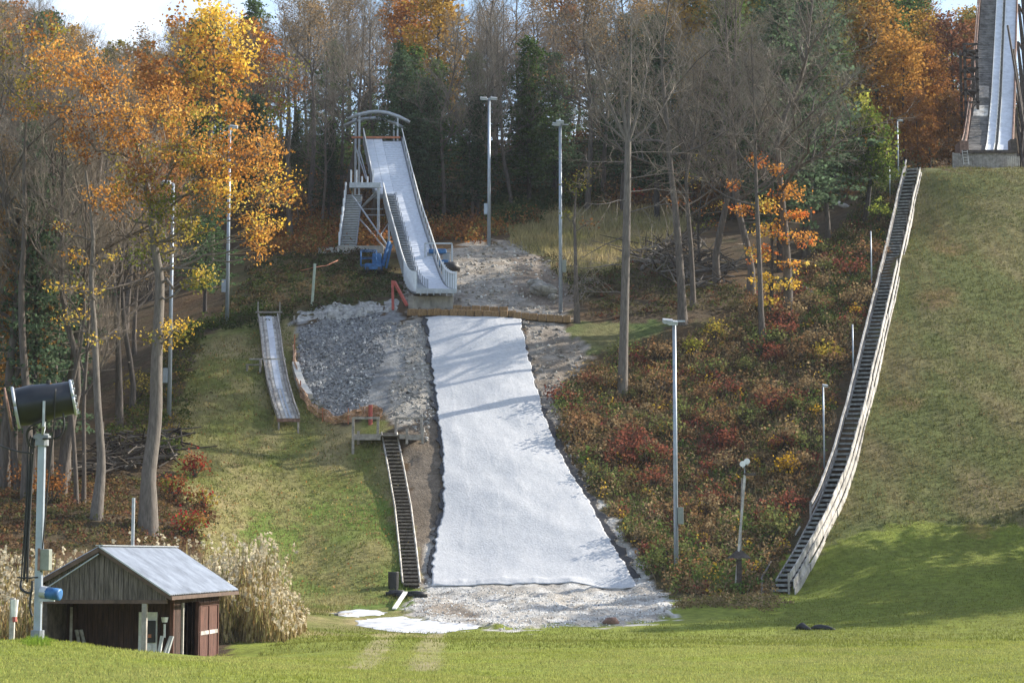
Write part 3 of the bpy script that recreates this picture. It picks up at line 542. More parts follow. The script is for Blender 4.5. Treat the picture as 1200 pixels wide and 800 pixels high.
post(416, 167.3, P(417, 142, 167.3)[2], .16); post(420.5, 165.5, P(421, 136, 165.5)[2], .16); post(461, 167.3, P(461, 142, 167.3)[2], .14, zb=dz(165)-.3); post(465.5, 165.5, P(465, 136, 165.5)[2], .14, zb=dz(165)-.3)
def br(a, b_, w_=.13, m='galv', nm='brace'): MB().tube([P(*a), P(*b_)], w_/2, 6).build(nm, m, ramp)
br((413, 229, Yp-.5), (457, 292, 150)); br((422, 257, Yp-.2), (455, 296, 150)); br((424, 243, Yp+.8), (443, 226, Yp)); br((426, 240, Yp), (441, 224, Yp-.4), .1)
br((424, 245, Yp+.6), (449, 245, Yp+.6), .1); br((428, 252, Yp+.6), (451, 252, Yp+.6), .1); br((446, 275, 151), (455, 262, 152), .08)
br((420, 172, 165.5), (416, 210, 165.5), .06); br((416, 170, 165), (429, 210, 158), .1); br((421, 175, 164), (431, 212, 157), .1)
for Y_, pts in ((165.5, [(407,140),(420,134.5),(433,131.5),(443,130.8),(455,132.5),(468,137),(480,143.5)]), (167.3, [(403,148),(416,142),(428,139.3),(439,138.7),(450,140.2),(463,144.8),(475,151)])):
    Q = [P(a, b_, Y_) for a, b_ in pts]; B = MB()
    B.tube(Q, .15, 8); B.build('arch', 'galv', ramp, True)
for a in range(4):
    px = 421+a*15; MB().tube([P(px, 133+(a in (0, 3))*2, 165.5), P(px-4, 141+(a in (0, 3))*2, 167.3)], .04, 6).build('arch_tie', 'galv', ramp)
MB().box(P(412, 161, 165.4)[0], P(469, 161, 165.4)[0], 165.35, 165.5, P(440, 162.3, 165.4)[2], P(440, 160, 165.4)[2]).build('start_bar', 'orange', ramp)
# stairs to the platform
sb, st_ = P(408, 288, 149.3), P(415, 229, Yp); st = []
B = MB()
for i in range(22):
    f = i/21; q = sb*(1-f)+st_*f; B.frame(q, (.56, 0, 0), (0, .14, 0), (0, 0, .025)); B.frame(q+np.array([0, .13, -.06]), (.56, 0, 0), (0, .015, 0), (0, 0, .05))
B.build('stair_treads', 'galv', ramp)
for sx in (-.6, .6): MB().beam(sb+np.array([sx, 0, 0]), st_+np.array([sx, 0, 0]), .05, .25).build('stair_stringer', 'galv_dark', ramp)
for i in range(7):
    q = sb+(st_-sb)*(i/6)+np.array([-.64, 0, 0]); MB().box(q[0]-.06, q[0]+.06, q[1]-.2, q[1]+.2, q[2], q[2]+1.0).build('stair_rail_panel', 'panel_white', ramp)
for i in range(5):
    x = pl[0]+.05+i*.42*(i > 0); MB().box(x-.04, x+.08, Yp-.62, Yp-.55, zP, zP+1.0 if i < 2 or i > 3 else zP+.5).build('platform_rail_post', 'panel_white', ramp)
MB().tube([(pl[0], Yp+1.1, zP+1), (pl[0], Yp-.6, zP+1)], .03, 6).build('platform_rail', 'galv', ramp)
q = P(395, 290, 149.4); q2 = P(440, 290, 149.4)
B = MB(); B.box(q[0], q2[0]+.6, 149.2, 149.6, q[2]-1.6, q[2]+.1); o = B.build('concrete_wall', 'concrete'); tag(o, 'low grey concrete wall under the metal stairs of the small ramp', 'wall')
q = P(383, 292, 150); B = MB(); B.box(q[0]-.6, q[0]+.9, 149.8, 151, q[2]-.9, q[2]+.12); o = B.build('concrete_block', 'concrete_pale'); tag(o, 'pale flat concrete block left of the low wall by the ramp stairs', 'block')
# red A frame, wrapped legs
ar = thing('red_prop', hit(462, 356), 'red painted prop frame leaning under the left side of the small ramp', 'prop')
MB().beam(P(460.5, 363, 131.2), P(460, 329, 131.6), .16, .16).build('upright', 'red', ar); MB().beam(P(477, 358, 130.9), P(462, 330, 131.5), .16, .16).build('diagonal', 'red', ar)
# blue lift and blue machinery
def lift(px, py, s, label):
    b0 = hit(px, py); b0 = b0.copy(); t = thing('work_lift', b0, label, 'lift'); x, y, z = b0
    B = MB(); B.box(x-.8*s, x+.8*s, y-.5, y+.6, z+.3, z+.75); B.build('chassis', 'blue', t, bevel=.04)
    for dx in (-.55, .55):
        for dy in (-.5, .55): MB().tube([(x+dx*s-.1, y+dy, z+.25), (x+dx*s+.1, y+dy, z+.25)], .25, 12).build('wheel', 'black', t)
    return t, x, y, z
t, x, y, z = lift(514, 318, .85, 'blue work platform with grey box basket standing right of the small ramp')
B = MB(); B.box(x-.7, x+.55, y-.4, y+.4, z+1.2, z+1.55); B.build('engine_cover', 'blue', t, bevel=.08); B = MB(); B.box(x-.8, x-.3, y-.3, y+.3, z+.7, z+1.3); B.box(x+.3, x+.8, y-.3, y+.3, z+.7, z+1.3); B.build('cradle', 'galv_dark', t)
B = MB()
for q in ((-.95, -.55), (.95, -.55), (-.95, .55), (.95, .55)): B.box(x+q[0]-.05, x+q[0]+.05, y+q[1]-.05, y+q[1]+.05, z+.2, z+1.9)
B.box(x-.95, x+.95, y-.6, y-.53, z+1.84, z+1.95); B.build('guard_frame', 'galv', t)
B = MB(); B.tube([(x+.2, y-1, z+.15), (x+1.0, y-.9, z+.22), (x+1.5, y-.7, z+.1)], [.28, .36, .2], 10); o = B.build('tarp_roll', 'black', smooth=True); tag(o, 'dark rolled tarp lying in front of the blue work platform', 'tarp')
t, x, y, z = lift(438, 322, .75, 'blue boom lift parked below the left side of the small ramp')
B = MB(); B.beam((x+.6, y, z+.6), (x+1.05, y+.4, z+2.4), .2, .22); B.build('boom', 'blue', t, bevel=.03); B = MB(); B.beam((x+.85, y+.3, z+.5), (x+1.2, y+.4, z+2.2), .12, .14); B.build('boom', 'blue', t)
B = MB(); x0 = x-.9
for q in ((0, 0), (1.1, 0), (0, .7), (1.1, .7)): B.tube([(x0+q[0], y-.5+q[1], z+.6), (x0+q[0], y-.5+q[1], z+1.7)], .03, 6)
for zz in (.62, 1.15, 1.68): B.tube([(x0, y-.5, z+zz), (x0+1.1, y-.5, z+zz), (x0+1.1, y+.2, z+zz), (x0, y+.2, z+zz), (x0, y-.5, z+zz)], .03, 6)
B.build('basket', 'blue', t); B = MB(); B.box(x-.1, x+.55, y-.3, y+.4, z+.75, z+1.5); B.build('engine_cover', 'blue', t, bevel=.08)
# straw bales along the take-off edge
k = 0; rr = np.random.default_rng(77)
proto = None
for (ax, ay, bx, by, nb) in ((483, 366, 507, 366, 3), (512, 366, 600, 368, 10), (606, 369.5, 664, 374, 7), (536, 361.5, 590, 363.5, 6)):
    for i in range(nb):
        f = i/(nb-1); q = hit(ax+(bx-ax)*f, ay+(by-ay)*f+5, 128)
        if proto is None:
            B = MB(); B.frame((0, 0, .2), (.27, 0, 0), (0, .24, 0), (0, 0, .23)); me = None
            o = B.build('straw_bale', 'straw', bevel=.06); o.location = (0, 0, 0); proto = o
            for v in o.data.vertices: v.co.z += .0
        else:
            o = proto.copy(); C.objects.link(o)
        wd = (bx-ax)/(nb-1)*q[1]/F; o.location = (q[0], q[1], q[2]-.03+rr.random()*.04); o.scale = (wd/.56, 1, .95+.15*rr.random()); o.rotation_euler = (0, 0, rr.normal()*.06)
        tag(o, ('straw bale in the front row between the concrete ramp base and the landing top' if nb < 9 and ay != 361.5 and ax < 600 else 'straw bale in the middle of the front row above the landing top' if ax == 512 else 'straw bale in the right end of the row below the dirt track' if ax == 606 else 'straw bale in the short rear row behind the front row'), 'straw bale', 'straw bales lined up above the landing')
#%%WOOD
# ------------------------------------------------------------------ wooden stairs beside the landing
def path(pts, n): 
    H_ = np.array([hit(a, b_) for a, b_ in pts]); s = np.r_[0, np.cumsum(np.linalg.norm(np.diff(H_, axis=0), axis=1))]; tt = np.linspace(0, s[-1], n)
    Q = np.c_[np.interp(tt, s, H_[:, 0]), np.interp(tt, s, H_[:, 1]), np.interp(tt, s, H_[:, 2])]
    kk = np.ones(9)/9
    if n > 30: Q[:, 2] = np.convolve(np.pad(Q[:, 2], 4, mode='reflect', reflect_type='odd'), kk, 'valid')
    return Q
ws = thing('wooden_stairs', hit(482, 690), 'narrow grey wooden stairs climbing the bank left of the white landing', 'stairs')
Q = path([(482, 690), (478, 650), (472, 600), (465, 560), (456, 513)], 44)
B = MB()
for q in Q: B.frame(q+np.array([0, 0, .22]), (.40, 0, 0), (0, .13, 0), (0, 0, .045))
B.build('treads', 'tread_brown', ws)
for s_ in (-.43, .43): MB().tube([q+np.array([s_, 0, .30]) for q in Q], .05, 4).build('stringer', 'wood_pale', ws)
B = MB()
for q in Q: B.frame(q+np.array([0, .12, .10]), (.39, 0, 0), (0, .012, 0), (0, 0, .11))
B.build('risers', 'wood_dark', ws)
jp = hit(455, 512); Yj = jp[1]-1.3; td = thing('judges_deck', jp, 'grey wooden deck with rail frames at the head of the narrow stairs', 'deck')
zt = P(455, 509, Yj)[2]; xl, xr = P(414, 509, Yj)[0], P(496, 509, Yj)[0]; xm0, xm1 = P(446, 509, Yj)[0], P(468, 509, Yj)[0]
B = MB(); 
for i in range(7): B.box(xl, xr, Yj+.05+i*.2, Yj+.22+i*.2, zt-.06, zt)
B.build('floor_boards', 'wood_grey', td); B = MB(); B.box(xl, xm0, Yj, Yj+.05, zt-.3, zt+.03); B.box(xm1, xr-.9, Yj, Yj+.05, zt-.24, zt+.02); B.box(xr-.85, xr, Yj-.05, Yj, zt-.3, zt); B.build('front_board', 'wood_grey', td)
for (px, dy, top, bot) in ((414, 0, 489, 541), (420, .8, 505, 540), (443, .2, 489, 512), (464, 1.2, 490, 506), (477, 0, 502, 518), (495.5, 0, 500, 518), (494, 1.2, 490, 506)):
    a = P(px, top, Yj+dy); MB().box(a[0]-.07, a[0]+.07, Yj+dy-.12, Yj+dy-.0, P(px, bot, Yj+dy)[2]-.1, a[2]).build('post', 'wood_grey', td)
for (pa, pb, yy, dy) in ((414, 445, 489.5, 0), (464, 496, 490, 1.2)): a = P(pa, yy, Yj+dy); b_ = P(pb, yy, Yj+dy); MB().box(a[0], b_[0], Yj+dy-.1, Yj+dy, a[2]-.07, a[2]+.06).build('hand_rail', 'wood_grey' , td)
# ------------------------------------------------------------------ small wooden practice chute
ch = thing('practice_chute', hit(337, 503), 'small wooden jump chute with blue white slide running down the left bank', 'ski jump')
Q = path([(338, 506), (332, 485), (325, 455), (320, 425), (317, 400), (314, 380)], 40); N_ = len(Q)
z_up = np.interp(np.linspace(0, 1, N_), [0, .25, .6, 1], [.75, .45, .35, .5]); Q[:, 2] += z_up
def ribbon(Q, a, b_, z0, z1, nm, m, par):
    V = []
    for q in Q: V += [(q[0]+a, q[1], q[2]+z1), (q[0]+b_, q[1], q[2]+z1), (q[0]+b_, q[1], q[2]+z0), (q[0]+a, q[1], q[2]+z0)]
    n = len(Q); return MB().add(V, [(i*4+k, i*4+(k+1) % 4, (i+1)*4+(k+1) % 4, (i+1)*4+k) for i in range(n-1) for k in range(4)]+[(3, 2, 1, 0), tuple((n-1)*4+k for k in range(4))]).build(nm, m, par)
ribbon(Q, -.6, .6, -.08, 0, 'bed', 'wood_pale', ch); ribbon(Q[10:], -.16, .22, .003, .02, 'slide_surface', 'track', ch); ribbon(Q[:11], -.12, -.02, .003, .02, 'slide_surface', 'galv', ch); ribbon(Q[:11], .08, .2, .003, .02, 'slide_surface', 'galv', ch)
for s_ in (-.62, .60): ribbon(Q, s_-.03, s_+.05, -.1, .2, 'side_board', 'wood_grey', ch)
for s_ in (-.4, .38): ribbon(Q, s_, s_+.07, .003, .05, 'guide_strip', 'wood_grey', ch)
for i in (0, 10, 20, 30, 39):
    for s_ in (-.55, .55):
        q = Q[i]; MB().box(q[0]+s_-.05, q[0]+s_+.05, q[1]-.05, q[1]+.05, float(h(q[0]+s_, q[1]))-.2, q[2]-.08).build('leg', 'wood_grey', ch)
MB().box(Q[0][0]-.66, Q[0][0]+.66, Q[0][1]-.1, Q[0][1]-.02, Q[0][2]-.22, Q[0][2]-.02).build('front_board', 'rust', ch)
qt = Q[-1]; MB().box(qt[0]-.8, qt[0]+.9, qt[1]-.05, qt[1]+.05, qt[2]+.22, qt[2]+.32).build('start_rail', 'wood_grey', ch)
for s_ in (-.66, .74): MB().box(qt[0]+s_-.04, qt[0]+s_+.04, qt[1]+.06, qt[1]+.12, qt[2]-.5, qt[2]+.95).build('start_post', 'wood_grey', ch)
B = MB(); a = P(326, 381, qt[1]); b_ = P(352, 381, qt[1]); B.box(a[0], b_[0], qt[1]-.1, qt[1]+.9, a[2]-.1, a[2]+.02); o = B.build('side_platform', 'wood_grey', ch)
a = P(345, 381, qt[1]); MB().box(a[0]-.05, a[0]+.05, qt[1]-.2, qt[1]-.1, a[2]-1.0, a[2]+.6).build('start_post', 'wood_grey', ch)
bn = thing('wooden_bench', hit(297, 436), 'weathered plank bench left of the small wooden chute', 'bench'); x, y, z = bn.location
MB().box(x-.45, x+.5, y-.18, y+.18, z+.38, z+.45).build('seat', 'wood_grey', bn); MB().box(x-.3, x+1.9, y+.25, y+.32, z+.75, z+.84).build('backrest', 'wood_pale', bn)
for dx in (-.38, .4): MB().box(x+dx-.05, x+dx+.05, y-.1, y+.3, z-.1, z+.38 if dx < 0 else z+.8).build('leg', 'wood_grey', bn)
# orange snow fence around the stone heap, pale board
fc = thing('orange_snow_fence', hit(380, 492), 'sagging orange mesh fence curving round the lower edge of the stone heap', 'fence')
FP = [(345,412),(347,440),(352,462),(362,480),(378,492),(392,497),(408,495),(424,490),(440,487),(446,492)]; H_ = np.array([hit(a, b_, 100) for a, b_ in FP]); tt = np.linspace(0, len(FP)-1, 90); Q = np.c_[np.interp(tt, range(len(FP)), H_[:, 0]), np.interp(tt, range(len(FP)), H_[:, 1])]
B = MB(); rows = []
for j in range(6):
    rows.append([(q[0]+(vnoise(i*.4, j)-.5)*.25, q[1]+(vnoise(i*.5, j+9)-.5)*.3-j*.03, float(h(q[0], q[1]))-.05+j*.115*(.75+.5*vnoise(i*.22, 3.))) for i, q in enumerate(Q)])
V = [p_ for rw in rows for p_ in rw]; n = len(Q); B.add(V, [(j*n+i, j*n+i+1, (j+1)*n+i+1, (j+1)*n+i) for j in range(5) for i in range(n-1)]); o = B.build('mesh_netting', 'orange_net', fc)
md = o.modifiers.new('w', 'WIREFRAME'); md.thickness = .09; md.use_replace = True
for px, py, hh in ((345, 418, 1.4), (352, 462, .8), (378, 494, .8), (408, 497, .9)):
    q = hit(px, py, 100); MB().box(q[0]-.03, q[0]+.03, q[1]-.03, q[1]+.03, q[2]-.2, q[2]+hh).build('post', 'orange', fc)
q = hit(434, 497, 100); o = MB().tube([(q[0], q[1], q[2]-.1), (q[0], q[1], q[2]+1.1)], .12, 8).build('orange_barrier_post', 'red'); tag(o, 'bright orange red marker tube upright behind the deck rail', 'marker post')
B = MB(); H_ = [hit(a, b_, 100) for a, b_ in ((346, 432), (349, 445), (354, 458), (362, 470))]
for a, b_ in zip(H_[:-1], H_[1:]): B.beam(a+np.array([0, 0, .2]), b_+np.array([0, 0, .2]), .42, .5)
o = B.build('retaining_board', 'concrete_pale'); tag(o, 'pale flat boards edging the left side of the stone heap', 'board')
# ------------------------------------------------------------------ long stairs on the right
ls = thing('long_stairs', hit(920, 697), 'very long wooden stairs with pale board parapet climbing beside the big hill', 'stairs')
Qp = path([(927, 696), (957, 645), (984, 590), (1001, 540), (1016, 480), (1031, 415), (1046, 350), (1059, 290), (1069, 240), (1078, 201)], 150)
tan = np.gradient(Qp[:, :2], axis=0); tan /= np.linalg.norm(tan, axis=1)[:, None]; nrm = np.c_[-tan[:, 1], tan[:, 0]]    # towards the left
B = MB(); D = MB()
for fi in np.linspace(0, 149, 106):
    i = int(fi); q = Qp[i]+(Qp[min(i+1, 149)]-Qp[i])*(fi-i); nn = np.array([nrm[i, 0], nrm[i, 1], 0]); tn = np.array([tan[i, 0], tan[i, 1], 0]); c0 = q+nn*.58+np.array([0, 0, .18])
    B.frame(c0, nn*.43, tn*.15, (0, 0, .06)); D.frame(c0+tn*.14-np.array([0, 0, .17]), nn*.41, tn*.012, (0, 0, .15))
B.build('treads', 'tread', ls); D.build('risers', 'wood_dark', ls)
def run(Q, off, z0, z1, th, nm, m, par, i0=0, i1=None, wob=0, seed=0):
    rr = np.random.default_rng(seed); V = []; idxs = range(i0, i1 or len(Q))
    for i in idxs:
        nn = np.array([nrm[i, 0], nrm[i, 1], 0]); w0 = (vnoise(i*.3, seed)-.5)*wob
        for (o_, zz) in ((off-th, z1+w0), (off+th, z1+w0), (off+th, z0+w0), (off-th, z0+w0)): V.append(Q[i]+nn*o_+np.array([0, 0, zz]))
    n = len(V)//4; return MB().add(V, [(i*4+k, i*4+(k+1) % 4, (i+1)*4+(k+1) % 4, (i+1)*4+k) for i in range(n-1) for k in range(4)]+[(3, 2, 1, 0), tuple((n-1)*4+k for k in range(4))]).build(nm, m, par)
k = 0
while k < 146:
    e = min(150, k+random.choice((7, 8, 9, 10)))
    for (z0, z1) in ((-.14, .30), (.26, .70), (.66, 1.08)):
        if k > 96 and z0 > .5: continue
        j = random.uniform(-.03, .03); run(Qp, -.20+.20*(z0+.1)/.8+random.uniform(-.03, .03), z0+j, z1+j+(random.random()-.5)*.05, .025, 'parapet_board', 'wood_pale', ls, k, e, .05, k)
    k = e-1
for i in range(0, 150, 7):
    q = Qp[i]+np.array([nrm[i, 0], nrm[i, 1], 0])*.10; MB().box(q[0]-.05, q[0]+.05, q[1]-.05, q[1]+.05, q[2]-.3, q[2]+(1.02 if i < 100 else .7)).build('parapet_post', 'wood_grey', ls)
run(Qp, 1.05, .85, .97, .05, 'hand_rail', 'wood_pale', ls, 22, 150, .1, 5); run(Qp, 1.05, .0, .18, .04, 'stringer', 'wood_grey', ls, 3, 150, .0, 6); run(Qp, 1.05, .42, .52, .03, 'hand_rail', 'wood_grey', ls, 22, 150, .1, 7)
for i in range(22, 150, 8):
    q = Qp[i]+np.array([nrm[i, 0], nrm[i, 1], 0])*1.11; MB().box(q[0]-.05, q[0]+.05, q[1]-.05, q[1]+.05, q[2]-.6, q[2]+.95).build('rail_post', 'wood_grey', ls)
for i in range(8):   # fallen bits of the old rail
    pass
q = hit(899, 672); q2 = hit(893, 700); o = MB().tube([q2+np.array([0, 0, .1]), (q2+q)/2+np.array([-.15, 0, .35]), q+np.array([.2, 0, .6])], [.07, .05, .04], 6).build('bent_stick', 'bark_light'); tag(o, 'crooked pale stick left of the bottom of the long stairs', 'stick')
q = hit(931, 628); o = MB().beam(q, q+np.array([.3, .1, .5]), .14, .05).build('broken_board', 'wood_pale'); tag(o, 'short pale broken board sticking up left of the lower long stairs', 'board')
# ------------------------------------------------------------------ big ski jump at the top right
Yb = 161.; big = thing('large_ski_jump', P(1155, 196, Yb), 'huge old timber ski jump ramp with two pale tracks towering over the big hill', 'ski jump')
bprof = [(Yb, 178), (164, 170), (167, 150), (171, 115), (177, 55), (182, 0), (190, -80), (196, -140)]
by_ = np.array([a for a, _ in bprof]); bz_ = np.array([P(1160, b_, a)[2] for a, b_ in bprof])
ple = np.array([1130, 1132.5, 1135.5, 1140, 1145, 1149, 1156, 1161]); pre = np.array([1185, 1186, 1187, 1188.5, 1190, 1191.5, 1194, 1196])
bl = np.array([P(a, b_, y_)[0] for a, (y_, b_) in zip(ple, bprof)]); brr = np.array([P(a, b_, y_)[0] for a, (y_, b_) in zip(pre, bprof)])
def bpt(Y, f): x = np.interp(Y, by_, bl)*(1-f)+np.interp(Y, by_, brr)*f; return np.array([x, Y, np.interp(Y, by_, bz_)])
def bstrip(f0, f1, z0, z1, nm, m, Y0=Yb, Y1=196, n=36):
    V = []
    for Y in np.linspace(Y0, Y1, n): a = bpt(Y, f0); b_ = bpt(Y, f1); V += [a+(0, 0, z1), b_+(0, 0, z1), b_+(0, 0, z0), a+(0, 0, z0)]
    return MB().add(V, [(i*4+k, i*4+(k+1) % 4, (i+1)*4+(k+1) % 4, (i+1)*4+k) for i in range(n-1) for k in range(4)]+[(3, 2, 1, 0), tuple((n-1)*4+k for k in range(4))]).build(nm, m, big)
bstrip(0, 1, -.5, -.08, 'ramp_bed', 'wood_dark'); 
B = MB(); Bp = MB(); Y = Yb
while Y < 195:
    a = bpt(Y, .03); b_ = bpt(Y, .43); a2 = bpt(Y+.2, .03); b2 = bpt(Y+.2, .43)
    B.add([a, b_, b2, a2, a-(0, 0, .1), b_-(0, 0, .1), b2-(0, 0, .1), a2-(0, 0, .1)], [(0, 1, 2, 3), (7, 6, 5, 4), (0, 4, 5, 1), (1, 5, 6, 2), (2, 6, 7, 3), (3, 7, 4, 0)]); Y += .27
B.build('ramp_steps', 'ramp_step', big); bstrip(.06, .40, .0, .07, 'patch_board', 'wood_pale', 168.5, 169.9, 4); bstrip(.06, .38, .0, .07, 'patch_board', 'wood_grey', 171, 172.3, 4); bstrip(.46, .62, .0, .06, 'track', 'track'); bstrip(.71, .985, .0, .06, 'track', 'track'); bstrip(.445, .46, 0, .2, 'track_edge', 'white'); bstrip(.62, .635, 0, .2, 'track_edge', 'white'); bstrip(.695, .71, 0, .2, 'track_edge', 'white')
V = []
for Y in np.arange(Yb, 195, .5): a = bpt(Y, .64); b_ = bpt(Y, .69); a2 = bpt(Y+.5, .64); b2 = bpt(Y+.5, .69); V += [a, b_, (a[0], a[1], a2[2]+.02), (b_[0], b_[1], b2[2]+.02)]
MB().add(V, [(2*i, 2*i+1, 2*i+3, 2*i+2) for i in range(len(V)//2-1)]).build('centre_steps', 'ramp_step', big)
bstrip(-.03, 0, -.45, .45, 'side_board', 'rust'); bstrip(1, 1.03, -.45, .4, 'side_board', 'rust')
for i in range(16):
    a = bpt(Yb+i*2.1, -.03); MB().box(a[0]-.12, a[0]-.04, a[1]-.06, a[1]+.06, a[2]-.5, a[2]+.9).build('rail_post', 'wood_grey', big)
MB().tube([bpt(Y, -.05)+(0, 0, .9) for Y in np.linspace(Yb, 194, 20)], .05, 6).build('hand_rail', 'rust', big)
g0 = P(1150, 196, Yb)[2]; a, b_ = P(1116, 185, Yb-.4)[0], P(1191, 185, Yb-.4)[0]
B = MB(); rr = np.random.default_rng(3); x = a
while x < b_:
    wd = .16; B.box(x, x+wd-.015, Yb-.45, Yb-.40+rr.random()*.02, g0-.6, P(0, 181+rr.normal()*.4, Yb)[2]); x += wd
B.build('base_planks', 'wood_grey', big)
MB().box(P(1122, 0, Yb)[0], b_, Yb-.6, Yb-.1, P(0, 181, Yb)[2], P(0, 177.5, Yb)[2]).build('lip_beam', 'wood_dark', big)
MB().box(P(1120, 0, Yb)[0], P(1130, 0, Yb)[0], Yb-.3, Yb+1.5, P(0, 181, Yb)[2], P(0, 166, Yb)[2]).build('side_box', 'rust', big); MB().box(P(1179, 0, Yb)[0], P(1186, 0, Yb)[0], Yb-.3, Yb+.6, P(0, 181, Yb)[2], P(0, 164, Yb)[2]).build('side_box', 'wood_dark', big)
B = MB()
for i in range(7): x = P(1176+i*2.1, 0, Yb-.9)[0]; B.box(x, x+.07, Yb-.95, Yb-.9, g0-.3, P(0, 186, Yb)[2])
B.build('picket_rail', 'wood_pale', big)
# timber trestle on both sides
for f, sgn in ((-.02, -1), (1.04, 1)):
    for i, Y in enumerate(np.linspace(166, 194, 8)):
        a = bpt(Y, f); top = a-(0, 0, .4); x2 = a[0]+sgn*.0; zb_ = float(h(a[0], Y))-.3
        MB().beam((a[0]+sgn*(top[2]-zb_)*.10, Y, zb_), top, .22, .22).build('trestle_post', 'wood_dark', big)
        if i < 7:
            Y2 = Y+4; b_ = bpt(Y2, f); MB().beam((a[0]+sgn*.9, Y, max(zb_, top[2]-9)), b_-(0, 0, .6), .15, .15).build('trestle_brace', 'wood_dark', big)
            MB().beam(a-(0, 0, 4), b_-(0, 0, 8), .12, .12).build('trestle_brace', 'wood_dark', big)
for i in range(9):
    a = P(1191+(i % 3)*3, 180-i*2, 167+i*2); b_ = P(1203+(i % 2)*3, 30+i*14, 168+i*2); a[2] = float(h(a[0], a[1])); MB().beam(a if i % 2 else (b_[0], a[1], a[2]), b_ if i % 2 else (a[0]-.2, b_[1], b_[2]), .14, .14).build('trestle_brace', 'wood_dark', big)
tw = thing('timber_tower', (P(1133, 185, 170)[0], 170, h(P(1133, 185, 170)[0], 170)), 'dark timber lookout scaffold left of the huge old ski jump', 'tower')
xa, xb = P(1127, 0, 170)[0], P(1141, 0, 170)[0]; zg = float(h(xa, 170))-.5
for x in (xa, xb):
    for y in (169.4, 171): MB().box(x-.1, x+.1, y-.1, y+.1, zg, P(0, 56, 170)[2] if x == xa else P(0, 60, 170)[2]).build('post', 'wood_dark', tw)
lev = [54, 62, 70, 82, 95, 108, 122, 136, 150, 163]
for i, l in enumerate(lev):
    z = P(0, l, 170)[2]; MB().box(xa-.15, xb+.15, 169.3, 169.45, z-.08, z+.08).build('cross_beam', 'wood_dark', tw); MB().box(xa-.1, xb+.1, 169.45, 171, z-.06, z-.02).build('landing_boards', 'wood_dark', tw) if l in (62, 82, 108, 136) else None
    if i: z0 = P(0, lev[i-1], 170)[2]; MB().beam((xa if i % 2 else xb, 169.35, z), (xb if i % 2 else xa, 169.35, z0), .1, .1).build('brace', 'wood_dark', tw)
ld = thing('ladder', P(1126, 196, Yb-.8), 'pale ladder leaning on the plank base of the huge old ski jump', 'ladder'); ax, bx_ = P(1124, 0, Yb-.8)[0], P(1130, 0, Yb-.8)[0]
for x in (ax, bx_): MB().beam((x, Yb-1.1, g0), (x, Yb-.6, P(0, 178, Yb)[2]), .06, .06).build('rail', 'wood_pale', ld)
for i in range(5): f = (i+.5)/5; MB().box(ax, bx_, Yb-1.1+f*.5-.02, Yb-1.06+f*.5, g0+f*(P(0, 178, Yb)[2]-g0)-.03, g0+f*(P(0, 178, Yb)[2]-g0)+.03).build('rung', 'wood_pale', ld)
#%%SHED
# ------------------------------------------------------------------ shed
th = math.radians(5); R0 = np.array([P(118, 640, 60)[0], 60, 0]); du = np.array([math.cos(th), -math.sin(th), 0]); dv = np.array([math.sin(th), math.cos(th), 0])
def S(u, v, z): return R0+du*u+dv*v+np.array([0, 0, z])
sh = thing('shed', S(0, 4, -.5), 'old wooden shed with grey corrugated roof and open front porch', 'shed')
def sbox(mb, u0, u1, v0, v1, z0, z1): return mb.frame(S((u0+u1)/2, (v0+v1)/2, (z0+z1)/2), du*(u1-u0)/2, dv*(v1-v0)/2, (0, 0, (z1-z0)/2))
ZR, ZE, ZL = 3.20, 1.80, 2.22; UR, UL, VD = 2.15, -1.78, 8.6; G = -.6
def roofpanel(u0, z0, u1, z1, nm):
    V = []; n = 84; Fc = []
    for i in range(n+1):
        v = -.15+(VD+.3)*i/n; dzz = .04*(i % 2)
        V += [S(u0, v, z0+dzz), S(u1, v, z1+dzz), S(u1, v, z1+dzz-.02), S(u0, v, z0+dzz-.02)]
    for i in range(n): a = i*4; Fc += [(a, a+1, a+5, a+4), (a+3, a+7, a+6, a+2), (a+1, a+2, a+6, a+5), (a, a+4, a+7, a+3)]
    return MB().add(V, Fc).build(nm, 'roofmetal', sh)
rf = roofpanel(0, ZR, UR, ZE, 'roof_panel'); roofpanel(0, ZR, UL, ZL, 'roof_panel')
MB().beam(S(0, -.16, ZR+.03), S(0, VD+.15, ZR+.03), .22, .03).build('ridge_cap', 'galv', sh)
for (u1, z1) in ((UR, ZE), (UL, ZL)):
    MB().beam(S(0, -.14, ZR-.08), S(u1, -.14, z1-.08), .05, .13).build('barge_board', 'trim', sh); MB().beam(S(0, VD+.1, ZR-.08), S(u1, VD+.1, z1-.08), .05, .13).build('barge_board', 'trim', sh)
    MB().beam(S(u1, -.12, z1-.09), S(u1, VD+.1, z1-.09), .05, .11).build('fascia', 'trim', sh)
MB().beam(S(.0, -.19, ZR+.0), S(UR, -.19, ZE+.0), .03, .04).build('edge_trim', 'galv', sh)
B = MB(); rr = np.random.default_rng(6); u = -1.62; zb = 1.66                      # gable planks
while u < 1.98:
    u2 = min(u+.145, 1.98); zt0 = ZR-.1-(abs(u)*((ZR-ZE)/UR) if u > 0 else abs(u)*((ZR-ZL)/-UL)); zt1 = ZR-.1-(abs(u2)*((ZR-ZE)/UR) if u2 > 0 else abs(u2)*((ZR-ZL)/-UL)); o_ = rr.random()*.025
    if min(zt0, zt1) > zb+.03: B.prism([S(u+.006, -o_, zb), S(u2-.006, -o_, zb), S(u2-.006, -o_, zt1), S(u+.006, -o_, zt0)], dv*.03)
    u = u2
B.build('gable_planks', 'gable', sh)
B = MB(); sbox(B, -1.7, 2.0, -.03, .09, 1.55, 1.66); B.build('porch_beam', 'trim', sh)
for u in (1.33,): B = MB(); sbox(B, u-.07, u+.07, -.02, .12, G, 1.55); B.build('porch_post', 'wood_grey', sh)
